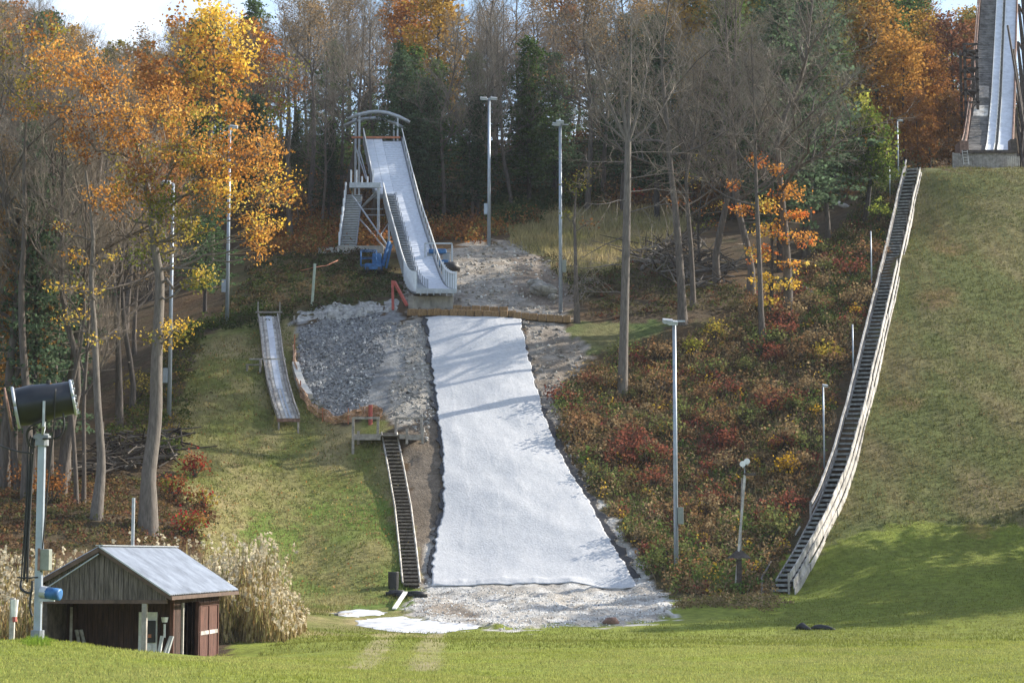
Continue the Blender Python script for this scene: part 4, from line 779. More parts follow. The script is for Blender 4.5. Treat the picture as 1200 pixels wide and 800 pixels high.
B = MB(); sbox(B, -1.68, -1.56, 0, .12, G, 1.6); B.build('porch_post', 'wood_dark', sh)
def plankwall(fn, a, b_, z0, z1, nm, m, step=.16):
    B = MB(); x = a
    while x < b_-.01:
        x2 = min(x+step, b_); fn(B, x+.006, x2-.006, rr.random()*.02, z0, z1(x) if callable(z1) else z1); x = x2
    return B.build(nm, m, sh)
roofz = lambda u: ZR-.13-(abs(u)*((ZR-ZE)/UR) if u > 0 else abs(u)*((ZR-ZL)/-UL))
plankwall(lambda B, a, b_, o_, z0, z1: sbox(B, a, b_, 2.1+o_, 2.14+o_, z0, z1), -1.62, 1.6, G, lambda u: roofz(u+.16)-.05, 'front_wall', 'wood_brown')
plankwall(lambda B, a, b_, o_, z0, z1: sbox(B, a, b_, 8.0+o_, 8.04+o_, z0, z1), -1.62, 1.6, G, lambda u: roofz(u+.16)-.05, 'back_wall', 'wood_brown')
plankwall(lambda B, a, b_, o_, z0, z1: sbox(B, -1.66-o_, -1.62-o_, a, b_, z0, z1), 0.1, 8.0, G, 2.1, 'left_wall', 'wood_dark')
plankwall(lambda B, a, b_, o_, z0, z1: sbox(B, 1.6+o_, 1.64+o_, a, b_, z0, z1), 2.1, 3.15, G, roofz(1.7)-.03, 'right_wall', 'wood_brown')
plankwall(lambda B, a, b_, o_, z0, z1: sbox(B, 1.6+o_, 1.64+o_, a, b_, z0, z1), 3.15, 5.1, 1.5, roofz(1.7)-.03, 'right_wall', 'wood_brown')
plankwall(lambda B, a, b_, o_, z0, z1: sbox(B, 1.6+o_, 1.64+o_, a, b_, z0, z1), 5.1, 8.0, G, roofz(1.7)-.03, 'right_wall', 'wood_brown')
dr = MB(); sbox(dr, 1.67, 1.71, 5.15, 7.7, -.38, 1.45); dr = dr.build('sliding_door', 'wood_red', sh)
for z in (-.36, .5, 1.4):
    B = MB(); sbox(B, 1.712, 1.735, 5.15, 7.7, z-.06, z+.06); B.build('door_rail', 'wood_pale' if z == .5 else 'wood_red', dr)
for v in (5.2, 6.4, 7.65): B = MB(); sbox(B, 1.71, 1.745, v-.05, v+.05, -.38, 1.45); B.build('door_stile', 'wood_red', dr)
B = MB(); sbox(B, 1.6, 1.72, 3.08, 3.16, G, 1.5); B.build('door_post', 'wood_pale', sh); B = MB(); sbox(B, 1.6, 1.72, 5.06, 5.14, G, 1.5); B.build('door_post', 'wood_red', sh)
B = MB(); sbox(B, 1.58, 1.66, 7.94, 8.06, G, 1.6); B.build('corner_post', 'wood_red', sh); B = MB(); sbox(B, 1.56, 1.68, 2.04, 2.12, G, 1.7); B.build('corner_post', 'wood_red', sh)
B = MB(); sbox(B, 1.3, 1.34, 7.2, 7.9, .4, 1.2); B.build('window_frame', 'white', sh)
# things in the porch
el = thing('fuse_cabinet', S(.95, 2.0, -.4), 'white and black electrical cabinet on the wall inside the shed porch', 'cabinet')
B = MB(); sbox(B, .62, 1.18, 2.02, 2.09, -.35, 1.25); B.build('backboard', 'white', el); B = MB(); sbox(B, .8, 1.15, 1.88, 2.02, .35, 1.0); B.build('cabinet', 'black', el, bevel=.02); B = MB(); sbox(B, .92, 1.04, 1.9, 2.0, -.4, .3); B.build('conduit', 'white', el)
B = MB(); sbox(B, .88, .93, 1.865, 1.88, .7, .9); sbox(B, .95, 1.05, 1.865, 1.88, .5, .6); B.build('switch', 'orange', el)
B = MB(); B.tube([S(1.75, 2.0, 1.05), S(1.75, 1.95, .7)], .05, 8); B.tube([S(1.75, 1.98, 1.2), S(1.75, 1.92, 1.08)], [.06, .09], 8)
lmp = MB(); lmp.tube([S(1.42, 2.0, .95), S(1.42, 2.0, 1.1)], [.08, .11], 10); lmp.tube([S(1.42, 2.0, .5), S(1.42, 2.0, .9)], .035, 6); o = lmp.build('wall_lamp', 'white'); tag(o, 'small white lamp and pipe on the porch wall of the shed', 'lamp')
for i, (u, v, a) in enumerate(((-1.05, 1.7, .16), (-.88, 1.75, .2), (1.85-.25, 1.4, -.12), (1.72-.25, 1.5, -.16), (1.6-.3, 1.7, -.05))):
    t1 = S(u-a*1.3, v+.25, .72 if i < 2 else .55); b1 = S(u+a*.6, v, -.42); o = MB().beam(b1, t1, .11, .04).build('leaning_board', 'wood_pale' if i < 2 else 'white')
    tag(o, ['pale narrow board leaning furthest left in the shed porch', 'pale narrow board leaning second from left in the shed porch', 'white board leaning rightmost beside the shed post', 'white board leaning in the middle of the right bundle in the porch', 'white board leaning closest to the shed post'][i], 'board')
o = MB().beam(S(-1.2, 1.2, -.4), S(-1.32, 1.6, 1.4), .08, .05).build('leaning_pole', 'wood_grey'); tag(o, 'brown pole leaning against the left wall in the shed porch', 'pole')
B = MB(); sbox(B, 1.45, 1.95, 1.0, 1.3, -.3, .0); o = B.build('tool_crate', 'black', bevel=.03); tag(o, 'dark crate on the ground right of the shed porch post', 'crate')
B = MB(); B.tube([S(-1.4, -.2, 2.05), S(-1.75, -.22, 1.85), S(0.0, -.2, 2.98)], .02, 6); o = B.build('conduit_pipe', 'galv', sh)
q = P(155, 655, 74); o = MB().tube([(q[0], 74, float(h(q[0], 74))-.2), (P(156.5, 583, 74)[0], 74, P(156, 583, 74)[2])], .06, 8).build('metal_post', 'galv'); tag(o, 'plain thin grey post rising behind the shed roof', 'post')
# ------------------------------------------------------------------ snow gun on its post
Yg = 45.; xg = P(44, 740, Yg)[0]; zg = float(h(xg, Yg)); sg = thing('snow_gun', (xg, Yg, zg), 'black barrel snow gun on a tall grey post beside the shed', 'snow gun')
pz = lambda y: P(44, y, Yg)[2]; pxx = lambda x: P(x, 600, Yg)[0]
MB().box(xg-.08, xg+.08, Yg-.08, Yg+.08, zg-.3, pz(515)).build('post', 'pole', sg, bevel=.03)
MB().tube([(xg, Yg, zg-.02), (xg, Yg, zg+.22)], .15, 12).build('post_collar', 'galv_dark', sg)
A = P(20, 478, Yg); E = P(84, 465, Yg); ax = np.array([E[0]-A[0], .25, E[2]-A[2]]); A = A-np.array([0, .12, 0]); Lb = np.linalg.norm(ax); ax /= Lb
def ring(mb, f, r, n=28): return A+ax*Lb*f, r
brl = MB().tube([A+ax*Lb*f for f in (.0, .06, .3, .62, .66, .98, 1.0)], [.40, .42, .44, .40, .38, .37, .34], 28, cap=False); brl = brl.build('barrel', 'blackmetal', sg, True); md = brl.modifiers.new('s', 'SOLIDIFY'); md.thickness = .02
u_ = np.cross(ax, (0, 0, 1)); u_ /= np.linalg.norm(u_); v_ = np.cross(u_, ax)
circ = lambda c0, r, n=28: [c0+(u_*math.cos(a)+v_*math.sin(a))*r for a in np.linspace(0, 2*math.pi, n)]
MB().tube(circ(A, .44), .035, 6).build('intake_rim', 'galv', sg, True); MB().tube(circ(A+ax*Lb, .37), .035, 6).build('nozzle_ring', 'galv', sg, True)
B = MB(); B.tube(circ(A-ax*.16, .47), .02, 6)
for r_ in (.12, .24, .36): B.tube(circ(A-ax*.17, r_), .01, 5)
for a in np.linspace(0, math.pi, 9)[:-1]: d_ = u_*math.cos(a)+v_*math.sin(a); B.tube([A-ax*.16-d_*.47, A-ax*.17+d_*.47], .008, 5)
B.build('intake_grille', 'rust', sg)
MB().tube([A+ax*.1, A+ax*.35], [.12, .14], 12).build('fan_hub', 'galv', sg)
B = MB()
for i in range(7):
    a = i*2*math.pi/7; d_ = u_*math.cos(a)+v_*math.sin(a); e_ = np.cross(ax, d_); B.add([A+ax*.16+d_*.1-e_*.04, A+ax*.22+d_*.1+e_*.04, A+ax*.26+d_*.36+e_*.09, A+ax*.14+d_*.36-e_*.05], [(0, 1, 2, 3)])
B.build('fan_blades', 'galv', sg)
B = MB()
for a in np.linspace(0, 2*math.pi, 15)[:-1]: d_ = u_*math.cos(a)+v_*math.sin(a); B.tube([A+ax*Lb+d_*.36, A+ax*(Lb+.07)+d_*.38], .02, 6)
B.build('nozzles', 'galv', sg)
mid = A+ax*Lb*.5
B = MB(); B.tube([mid+u_*-.47+v_*.02, mid-u_*.47-np.array([0, 0, .55]), (xg, Yg-.02, pz(512))], .03, 8); B.tube([mid+u_*.47, mid+u_*.47-np.array([0, 0, .55]), (xg, Yg+.02, pz(512))], .03, 8); B.beam(mid-u_*.46-ax*.18+v_*.12, mid-u_*.46+ax*.22+v_*.12, .03, .05); B.build('yoke', 'galv', sg)
B = MB(); B.tube([(xg, Yg, pz(522)), (xg, Yg, pz(508))], .15, 12); B.box(xg-.16, xg+.16, Yg-.14, Yg+.14, pz(514), pz(510)); B.build('swivel_head', 'galv_dark', sg)
B = MB(); B.tube([A+ax*Lb*.63+v_*.42-u_*0, A+ax*Lb*.63-u_*.43, A+ax*Lb*.63-u_*.4-v_*.3], .03, 8); B.tube([A+ax*Lb*.63+v_*.40, A+ax*Lb*.63+v_*.47], .05, 8); B.build('strap', 'black', sg)
def cable(pts, r=.018, nm='cable', m='black'):
    pts = [P(a, b_, Y_) for a, b_, Y_ in pts]; n = 24; T_ = np.linspace(0, len(pts)-1, n); Q = []
    pp = [pts[0]]+pts+[pts[-1]]
    for t_ in T_:
        i = min(int(t_), len(pts)-2); f = t_-i; p0, p1, p2, p3 = pp[i], pp[i+1], pp[i+2], pp[i+3]
        Q.append(.5*((2*p1)+(-p0+p2)*f+(2*p0-5*p1+4*p2-p3)*f*f+(-p0+3*p1-3*p2+p3)*f**3))
    MB().tube(Q, r, 6).build(nm, m, sg, True)
cable([(36, 510, 45.1), (33, 530, 45.2), (30, 600, 45.2), (25, 680, 45.2), (27, 690, 45)]); cable([(38, 512, 45.1), (35.5, 540, 45.2), (31, 620, 45.2), (28, 680, 45.2)], .03); cable([(40, 514, 45.1), (37, 560, 45.2), (33, 640, 45.2), (32, 682, 45.2)], .03)
cable([(65, 455, 44.6), (63, 500, 44.7), (57, 560, 44.8), (50, 640, 44.85), (48, 670, 44.85)], .016)
cable([(44, 500, 44.8), (33, 505, 44.8), (33, 520, 44.8), (42, 524, 44.8)], .02); cable([(55, 492, 44.8), (38, 498, 44.7), (31, 508, 44.7), (36, 523, 44.8)], .022); cable([(74, 484, 44.8), (75, 500, 44.8), (68, 512, 44.8), (50, 514, 44.8)], .022)
cable([(0, 522, 45.5), (18, 528, 45.3), (38, 531, 45.1)], .02); cable([(25, 680, 45), (25, 690, 44.9), (36, 694, 44.8), (38, 680, 44.8)], .03); cable([(20, 676, 45), (32, 677, 45), (44, 676, 44.9)], .02); cable([(37, 690, 44.8), (35, 710, 44.8), (38, 722, 44.8)], .025)
bx = MB().box(pxx(48), pxx(61), Yg-.18, Yg+.12, pz(668), pz(643)).build('control_box', 'box', sg, bevel=.02); MB().box(pxx(48)-.005, pxx(50.5), Yg-.2, Yg-.181, pz(668), pz(642)).build('box_hinge', 'rust', bx)
mt = MB().tube([(pxx(59), Yg-.15, pz(694)), (pxx(75), Yg-.25, pz(696))], .13, 18).build('motor', 'blue', sg, True); MB().tube([(pxx(75), Yg-.25, pz(696)), (pxx(76), Yg-.256, pz(696))], [.125, .09], 18).build('motor_cap', 'blue', mt)
MB().tube([(pxx(52), Yg-.12, pz(693)), (pxx(59.5), Yg-.15, pz(694))], .135, 12).build('pump_housing', 'galv', sg); MB().box(pxx(50), pxx(68), Yg-.2, Yg-.1, pz(704), pz(701)).build('motor_bracket', 'galv', sg)
MB().tube([(pxx(48), Yg, pz(690)), (pxx(55), Yg, pz(690)), (pxx(55), Yg, pz(704))], .03, 8).build('water_pipe', 'galv', sg)
hp = thing('hydrant_post', (P(14, 745, 45.5)[0], 45.5, h(P(14, 745, 45.5)[0], 45.5)), 'short pale post with blue and white valve left of the snow gun', 'post'); x = hp.location[0]; z = hp.location[2]
MB().box(x-.05, x+.05, 45.45, 45.55, z-.2, P(14, 700, 45.5)[2]).build('post', 'wood_pale', hp); MB().tube([(x+.07, 45.38, P(14, 722, 45.5)[2]), (x+.07, 45.38, P(14, 702, 45.5)[2])], [.06, .09], 10).build('valve', 'white', hp); MB().tube([(x+.09, 45.36, P(14, 728, 45.5)[2]), (x+.08, 45.38, P(14, 722, 45.5)[2])], .05, 8).build('valve_cap', 'red', hp)
#%%POLES
# ------------------------------------------------------------------ lamp posts
def lamp_post(px, py, top, label, r0=.12, r1=.08, heads=(), boxat=None, grp='tall steel light poles', m='pole', y0=30, tx=None, cat='light pole', fs=1.0, base=None):
    q = hit(px, py, y0) if base is None else P(px, py, base); Y = q[1]; zt = P(px, top, Y)[2]; t = thing('light_pole', q, label, cat, grp); x = q[0]; xt = x if tx is None else P(tx, top, Y)[0]
    MB().tube([(x, Y, q[2]-.8), (x*.5+xt*.5, Y, (q[2]+zt)/2), (xt, Y, zt)], [r0, (r0+r1)/2, r1], 10).build('pole', m, t, True)
    for (hx, dz_) in heads:
        f = MB(); sx = 1 if hx > 0 else -1; a = np.array([xt+hx*fs, Y-.35*fs, zt+dz_]); f.frame(a, (.26*fs, .02, -.02), (0, .2*fs, .06*fs), (0, -.03*fs, .09*fs)); fo = f.build('lamp_head', 'galv', t, bevel=.02)
        f = MB(); f.frame(a+np.array([0, -.06, -.1])*fs, (.2*fs, 0, 0), (0, .16*fs, .04*fs), (0, 0, .012)); f.build('lens', 'glass', fo)
        MB().tube([(xt, Y, zt+dz_), a], .035, 6).build('bracket', 'galv', t)
    if heads and len(heads) > 1: MB().box(xt-.55*fs, xt+.55*fs, Y-.05, Y+.05, zt-.05, zt+.03).build('cross_arm', 'galv', t)
    if boxat:
        bz = P(px, boxat[0], Y)[2]; sd = boxat[1]; MB().box(x+sd*.1 if sd > 0 else x-.1-.28, x+.1+.28 if sd > 0 else x-.1, Y-.12, Y+.08, bz-.42, bz+.42).build('switch_box', 'box' if boxat[1] > 0 else 'pole', t, bevel=.02)
    return t
lamp_post(792.5, 673, 376, 'tall grey light pole nearest the landing with switch box low on its right', .12, .09, ((-.35, -.05), (-.12, -.12)), (604, 1))
lamp_post(657, 366, 146, 'tall grey light pole with drooping lamp head beside the straw bales', .13, .09, ((-.25, -.05), (-.02, .1)), (312, 1), y0=125)
lamp_post(573, 288, 116, 'tall grey light pole with twin lamps at the end of the dirt track', .14, .09, ((-.42, -.05), (.35, -.05)), (245, -1), y0=140)
lamp_post(198, 492, 215, 'tall grey light pole right of the big orange oak trunk', .13, .09, ((-.35, 0),), (440, -1), y0=90)
lamp_post(266, 379, 150, 'tall grey light pole at the top of the left bank half hidden by orange leaves', .13, .09, ((.3, 0),), (335, -1), y0=100)
G2 = 'thin poles beside the long stairs'
lamp_post(1053, 215, 142, 'thin grey pole with small lamp at the top end of the long stairs', .06, .05, ((.2, 0),), None, G2, y0=120, fs=.8, base=158)
lamp_post(1043, 232, 189, 'short thin plain pole just left of the upper long stairs hand rail', .05, .04, (), None, G2, base=154)
lamp_post(1021.5, 338, 271, 'thin plain pole left of the middle of the long stairs', .055, .045, (), None, G2, y0=100)
lamp_post(1000, 442, 380, 'thin plain pole left of the long stairs below the middle', .055, .045, (), None, G2, y0=100)
lamp_post(966, 548, 452, 'thin grey pole with small white lamp beside the lower long stairs', .055, .045, ((.15, 0),), None, G2, y0=100, fs=.6)
t = thing('utility_post', hit(861, 693), 'leaning pair of thin posts with loudspeakers above the small roofed box', 'post'); q = np.array(t.location); Y = q[1]
MB().tube([(q[0], Y, q[2]-.3), P(873, 556, Y)], .06, 8).build('post', 'wood_pale', t); MB().tube([(P(867, 690, Y)[0], Y+.4, q[2]-.3), P(870, 560, Y+.4)], .05, 8).build('post', 'wood_grey', t)
MB().box(P(866, 0, Y)[0], P(879, 0, Y)[0], Y-.1, Y+.1, P(0, 557, Y)[2], P(0, 554, Y)[2]).build('cross_arm', 'wood_dark', t)
for px, py in ((871, 544), (876, 541)): a = P(px, py, Y); MB().tube([a+(0, .1, -.15), a, a+(-.05, -.2, .02)], [.04, .07, .15], 10).build('horn', 'white', t)
MB().tube([P(873, 555, Y), P(872, 545, Y)], .03, 6).build('horn_mount', 'galv_dark', t)
t = thing('roofed_box', hit(868, 696), 'small dark wooden box with pitched lid on a post among the brush', 'box'); q = np.array(t.location); Y = q[1]
MB().box(q[0]-.12, q[0]+.12, Y+.5, Y+.7, q[2]-.3, P(0, 655, Y)[2]).build('post', 'wood_dark', t); a = P(868, 650, Y); MB().add([(a[0]-.55, Y+.3, a[2]-.15), (a[0]+.55, Y+.3, a[2]-.15), (a[0]+.55, Y+1, a[2]-.15), (a[0]-.55, Y+1, a[2]-.15), (a[0]-.1, Y+.65, a[2]+.25), (a[0]+.1, Y+.65, a[2]+.25)], [(0, 1, 5, 4), (1, 2, 5), (2, 3, 4, 5), (3, 0, 4), (3, 2, 1, 0)]).build('lid', 'wood_dark', t)
q = hit(365, 362, 100); t = thing('leaning_post', q, 'pale green leaning post with strung ribbon on the dark bank left of the ramp', 'post'); MB().tube([q-(0, 0, .3), P(369, 309, q[1])], .09, 8).build('post', mat('pale_green_paint', (.38, .44, .36)), t)
q1 = P(352, 317, q[1]+1); q2 = P(369, 313, q[1]); q3 = P(396, 305, q[1]+4); MB().tube([q1, (q1+q2)/2-(0, 0, .02), q2, (q2+q3)/2-(0, 0, .12), q3], .03, 5).build('ribbon', 'orange', t)
# odds and ends by the foot of the stairs and on the lawn
q = hit(461, 689); o = MB().tube([q-(0, 0, .1), q+(0, 0, .8)], [.25, .27], 14).build('plastic_drum', 'black', bevel=.02); tag(o, 'upright black plastic drum left of the foot of the narrow stairs', 'drum')
B = MB(); rr = np.random.default_rng(12)
for i in range(9): a = hit(452+i*4.2, 699+rr.normal()*1.2)+(0, 0, .12); B.tube([a, a+np.array([.5+rr.random()*.3, rr.normal()*.15, rr.normal()*.08])], .07+rr.random()*.09, 8)
o = B.build('black_pipes', 'black', smooth=True); tag(o, 'heap of black hoses and plastic lying below the narrow stairs', 'hoses')
a, b_ = hit(462, 715), hit(475, 702); o = MB().beam(a+(0, 0, .08), b_+(0, 0, .35), .2, .05).build('white_plank', 'white'); tag(o, 'white plank lying tilted above the melting snow patch', 'plank')
a, b_ = hit(394, 721), hit(415, 720); o = MB().beam(a+(0, 0, .06), b_+(0, 0, .06), .2, .08).build('brown_plank', 'wood_grey'); tag(o, 'brown plank flat on the grass beside the small snow patch', 'plank')
B = MB()
for (pa, pb) in ((933, 950), (951, 978)): a, b_ = hit(pa, 736.5), hit(pb, 738); m_ = (a+b_)/2; B.tube([a+(0, 0, .02), a*.8+b_*.2+(0, .1, .05), a*.6+b_*.4+(0, -.1, .07 if pa > 940 else .14), a*.3+b_*.7+(0, .12, .05), b_+(0, 0, .02)], [.05, .12, .14, .12, .04], 9)
o = B.build('black_bag', 'black', smooth=True); tag(o, 'flat black bag lying on the grass below the long stairs', 'bag')
q = hit(715, 731); B = MB(); B.tube([q+(-.3, 0, 0), q+(-.1, 0, .1), q+(.2, 0, .12), q+(.35, 0, 0)], [.08, .16, .16, .08], 8); o = B.build('dark_rock', 'rust', smooth=True); tag(o, 'small dark brown rock at the edge of the rubble and lawn', 'rock')
def rock(px, py, s, label, m='rock', seed=0, flat=.6, nm='boulder', y0=30):
    rr = np.random.default_rng(seed); q = hit(px, py, y0); V = []; n, k = 14, 8
    for j in range(k+1):
        for i in range(n):
            a = 2*math.pi*i/n; p_ = math.pi*j/k; d = np.array([math.sin(p_)*math.cos(a), math.sin(p_)*math.sin(a), math.cos(p_)*flat]); d *= 1+(vnoise(d[0]*1.7+seed, d[1]*1.7+d[2]*2)-.5)*.9; V.append(q+d*s*.5+(0, 0, s*.12))
    o = MB().add(V, [(j*n+i, (j+1)*n+i, (j+1)*n+(i+1) % n, j*n+(i+1) % n) for j in range(k) for i in range(n)]).build(nm, m, smooth=False); tag(o, label, 'boulder' if nm == 'boulder' else 'rock'); return o
rock(638, 344, 1.7, 'large tan boulder below the light pole by the dirt track', seed=1, y0=125); rock(628, 334, 1.1, 'smaller tan boulder behind the large one by the dirt track', seed=2, y0=125); rock(648, 350, .8, 'low boulder right of the large one by the dirt track', seed=3, y0=125)
E0 = np.array([hit(a, b_, 100) for a, b_ in ((344, 374), (365, 372), (390, 370), (415, 368), (440, 366), (468, 362))]); nn_ = 110; mm_ = 22; rr = np.random.default_rng(5); V = []
for j in range(mm_):
    g_ = j/(mm_-1)
    for i in range(nn_):
        f = i/(nn_-1)*5; q = np.array([np.interp(f, range(6), E0[:, k]) for k in range(3)]); x = q[0]+(vnoise(i*.21, j*.3)-.5)*.5; y = q[1]-.9+g_*3.2+(vnoise(i*.17+9, j*.3)-.5)*.5
        V.append((x, y, float(h(x, y))-.15+(.12+.35*vnoise(i*.13, 3.))*min(1, g_*5, (1-g_)*4)*min(1, i/5, (nn_-1-i)/5)*(.55+.9*vnoise(i*.33, j*.55))+(vnoise(i*.5, j*.5)-.5)*.14))
o = MB().add(V, [(j*nn_+i, j*nn_+i+1, (j+1)*nn_+i+1, (j+1)*nn_+i) for j in range(mm_-1) for i in range(nn_-1)]).build('rock_ledge', 'ledge'); tag(o, 'pale rough rock ledge between the dark bank and the stone heap', 'rock ledge')
def log(p0, p1, r0, label, m='bark_light', r1=None, lift=.15):
    a, b_ = hit(*p0) if len(p0) == 2 else P(*p0), hit(*p1) if len(p1) == 2 else P(*p1)
    o = MB().tube([a+(0, 0, lift), (a+b_)/2+(0, 0, lift+.05), b_+(0, 0, lift)], [r0, r0*.9, r1 or r0*.6], 8).build('fallen_log', m, smooth=True); tag(o, label, 'log', 'fallen logs on the wooded slope')
log((978, 239, 158), (1003, 250, 157), .2, 'pale fallen log hanging high in the dark gap beside the long stairs', 'wood_pale'); log((978, 277, 153), (999, 266, 153), .2, 'pale fallen log low in the dark gap beside the long stairs', 'wood_pale'); log((942, 340), (958, 352), .2, 'short fallen log with pale cut end above the brush', 'wood_pale')
log((755, 285), (785, 302), .25, 'thick grey fallen log left end of the tangle behind the bare trees'); log((775, 300), (805, 312), .18, 'thin grey log crossing the tangle behind the bare trees'); log((752, 318), (768, 295), .15, 'upright grey log piece leaning in the tangle'); log((800, 325), (850, 315), .15, 'long grey log lying right of the tangle of fallen wood')
log((115, 548), (170, 538), .12, 'pale fallen log lying across the brush heap in the left woods', 'wood_pale'); log((135, 553), (165, 546), .09, 'thin pale stick below the longer log in the left woods', 'wood_pale')
brushpoly = [(108,572),(110,530),(160,522),(215,520),(210,545),(170,562)]
pp_, _, _ = rand_in(brushpoly, 12, seed=9); rr = np.random.default_rng(9); n = len(pp_); d_ = rr.normal(size=(n, 3))*np.array([.9, .4, .25]); V, Fq = cones(pp_+(0, 0, .3)+rr.random((n, 1))*np.array([0, 0, .7]), pp_+(0, 0, .4)+rr.random((n, 1))*np.array([0, 0, .7])+d_, np.full(n, .06), np.full(n, .03), 5)
stuff('branch_heap', V, [Fq], np.repeat(mixcol(rr, [(.10,.085,.07),(.16,.14,.12),(.05,.04,.035)], [1, 1, 1], n), 10, 0), 'stone', 'heap of cut branches between the trunks of the left woods', 'branches')
pp_, _, _ = rand_in([(745,290),(810,285),(870,315),(860,340),(790,340),(750,320)], 2.5, seed=10); n = len(pp_); d_ = rr.normal(size=(n, 3))*np.array([1.3, .6, .35]); V, Fq = cones(pp_+(0, 0, .3), pp_+(0, 0, .8)+d_, np.full(n, .07), np.full(n, .02), 5)
stuff('branch_heap', V, [Fq], np.repeat(mixcol(rr, [(.13,.115,.10),(.2,.18,.16),(.07,.06,.05)], [1, 1, 1], n), 10, 0), 'stone', 'tangle of dead grey branches on the slope behind the light pole', 'branches')
#%%TREES
# ------------------------------------------------------------------ trees
def bez(a, c_, b_, n):
    t_ = np.linspace(0, 1, n)[:, None]; return (1-t_)**2*a+2*t_*(1-t_)*c_+t_**2*b_
class TreeB:
    def __init__(s, seed): s.r = np.random.default_rng(seed); s.big = MB(); s.seg = []; s.LV = []; s.lc = []; s.ls = []
    def limb(s, pts, r0, r1, n=6):
        pts = np.asarray(pts); s.big.tube(list(pts), list(np.linspace(r0, r1, len(pts))), n, cap=False)
    def twig(s, a, b_, r0, r1): s.seg.append((a, b_, r0, r1))
    def leaves(s, c_, n, sig, size, col, jit=.22):
        s.LV.append(c_+s.r.normal(size=(n, 3))*sig); s.lc.append(np.clip(np.array(col)*(1+s.r.normal(size=(n, 1))*jit), .005, .95)); s.ls.append(size*s.r.uniform(.45, 1.6, n))
    def objs(s, name, origin, label, cat, group=None, bark='bark', crown='crown', aspect=1.0):
        t = thing(name, origin, label, cat, group); org = np.array(t.location)
        V = [np.concatenate(s.big.V)] if s.big.V else []; Fq = [np.array([f for f in s.big.F if len(f) == 4])] if s.big.V else []; n = len(V[0]) if V else 0
        if s.seg:
            a = np.array([x[0] for x in s.seg]); b_ = np.array([x[1] for x in s.seg]); v, f = cones(a, b_, [x[2] for x in s.seg], [x[3] for x in s.seg], 3)
            if V: me = np_mesh('branches', v-org, [f], None, False); me.materials.append(M['twig']); o = bpy.data.objects.new('branches', me); link(o, t)
            else: V.append(v); Fq.append(f)
        me = np_mesh('trunk', np.concatenate(V)-org, Fq, None, True); me.materials.append(M[bark]); o = bpy.data.objects.new('trunk', me); link(o, t)
        if s.LV:
            v, f, cc = leaf_quads(np.concatenate(s.LV), np.concatenate(s.ls), np.concatenate(s.lc), s.r, aspect=aspect); me = np_mesh(crown, v-org, [f], cc); me.materials.append(M['leaf']); o = bpy.data.objects.new(crown, me); link(o, t)
        return t
def grow(T, a, d, length, r0, level, leafcb=None, up=.25):
    """recursive bare branching"""
    r = T.r; n = 4; pts = [a]; p_ = a.copy(); dd = d.copy()
    for i in range(n):
        dd = dd+r.normal(size=3)*.16+np.array([0, 0, up*.3]); dd /= np.linalg.norm(dd); p_ = p_+dd*length/n; pts.append(p_.copy())
    if level <= 1 and r0 > .03: T.limb(pts, r0, r0*.45, 5)
    else:
        rs = np.linspace(r0, r0*.4, n+1)
        for i in range(n): T.twig(pts[i], pts[i+1], rs[i], rs[i+1])
    if level < 3:
        k = (7, 6, 6)[level]
        for i in range(k):
            f = .25+.75*(i+r.random())/k; j = min(int(f*n), n-1); q = pts[j]+(pts[j+1]-pts[j])*(f*n-j); e = r.normal(size=3); e -= dd*e.dot(dd); e /= np.linalg.norm(e)+1e-9
            nd = dd*.62+e*.75+np.array([0, 0, up]); nd /= np.linalg.norm(nd); grow(T, q, nd, length*(.62-.18*f)*r.uniform(.8, 1.2), r0*.42, level+1, leafcb, up)
    if leafcb and level >= 2: leafcb(pts[-1])
def bare_tree(seed, H=20, clear=.45, spread=5, tr=.28, nl=15, leaf=None, bark='bark', org=(0, 0, 0), lean=(0, 0), label='', group=None, name='bare_tree', up=.25, lr=.09):
    T = TreeB(seed); r = T.r; o = np.array(org, float); n = 12; pts = []
    for i in range(n+1):
        f = i/n; pts.append(o+np.array([lean[0]*f+(vnoise(seed+f*4, 1.)-.5)*1.3*min(1, f*3), lean[1]*f+(vnoise(seed+f*4, 5.)-.5)*1.3*min(1, f*3), H*f-.3*(i == 0)]))
    rad = [tr*(1.35 if i == 0 else 1)*(1-.93*(i/n)**1.1)+.015 for i in range(n+1)]; T.big.tube(pts, rad, 9, cap=False)
    pa = np.array(pts)
    cb = (lambda q: T.leaves(q, leaf[1], leaf[2], leaf[3], leaf[0][r.integers(len(leaf[0]))])) if leaf else None
    for i in range(nl):
        f = clear+(1-clear)*((i+.5)/nl)**.9*.98; q = np.array([np.interp(f*n, range(n+1), pa[:, k]) for k in range(3)]); a = i*2.4+r.random(); el = .35+.9*(f-clear)/(1-clear)
        d = np.array([math.cos(a)*math.cos(el), math.sin(a)*math.cos(el), math.sin(el)]); ln = spread*(1.1-.75*(f-clear)/(1-clear))*r.uniform(.75, 1.15); grow(T, q, d, ln, max(.03, min(lr, tr*.35)*(1.2-f)*1.6), 0 if nl <= 18 else 1, cb, up)
    for i in range(4):                                                    # dead stubs on the clear trunk
        f = clear*(.5+.5*r.random()); q = np.array([np.interp(f*n, range(n+1), pa[:, k]) for k in range(3)]); a = r.random()*6.28; T.twig(q, q+np.array([math.cos(a), math.sin(a), -.1])*r.uniform(.6, 1.8), .03, .008)
    return T.objs(name, org, label, 'tree', group, bark)
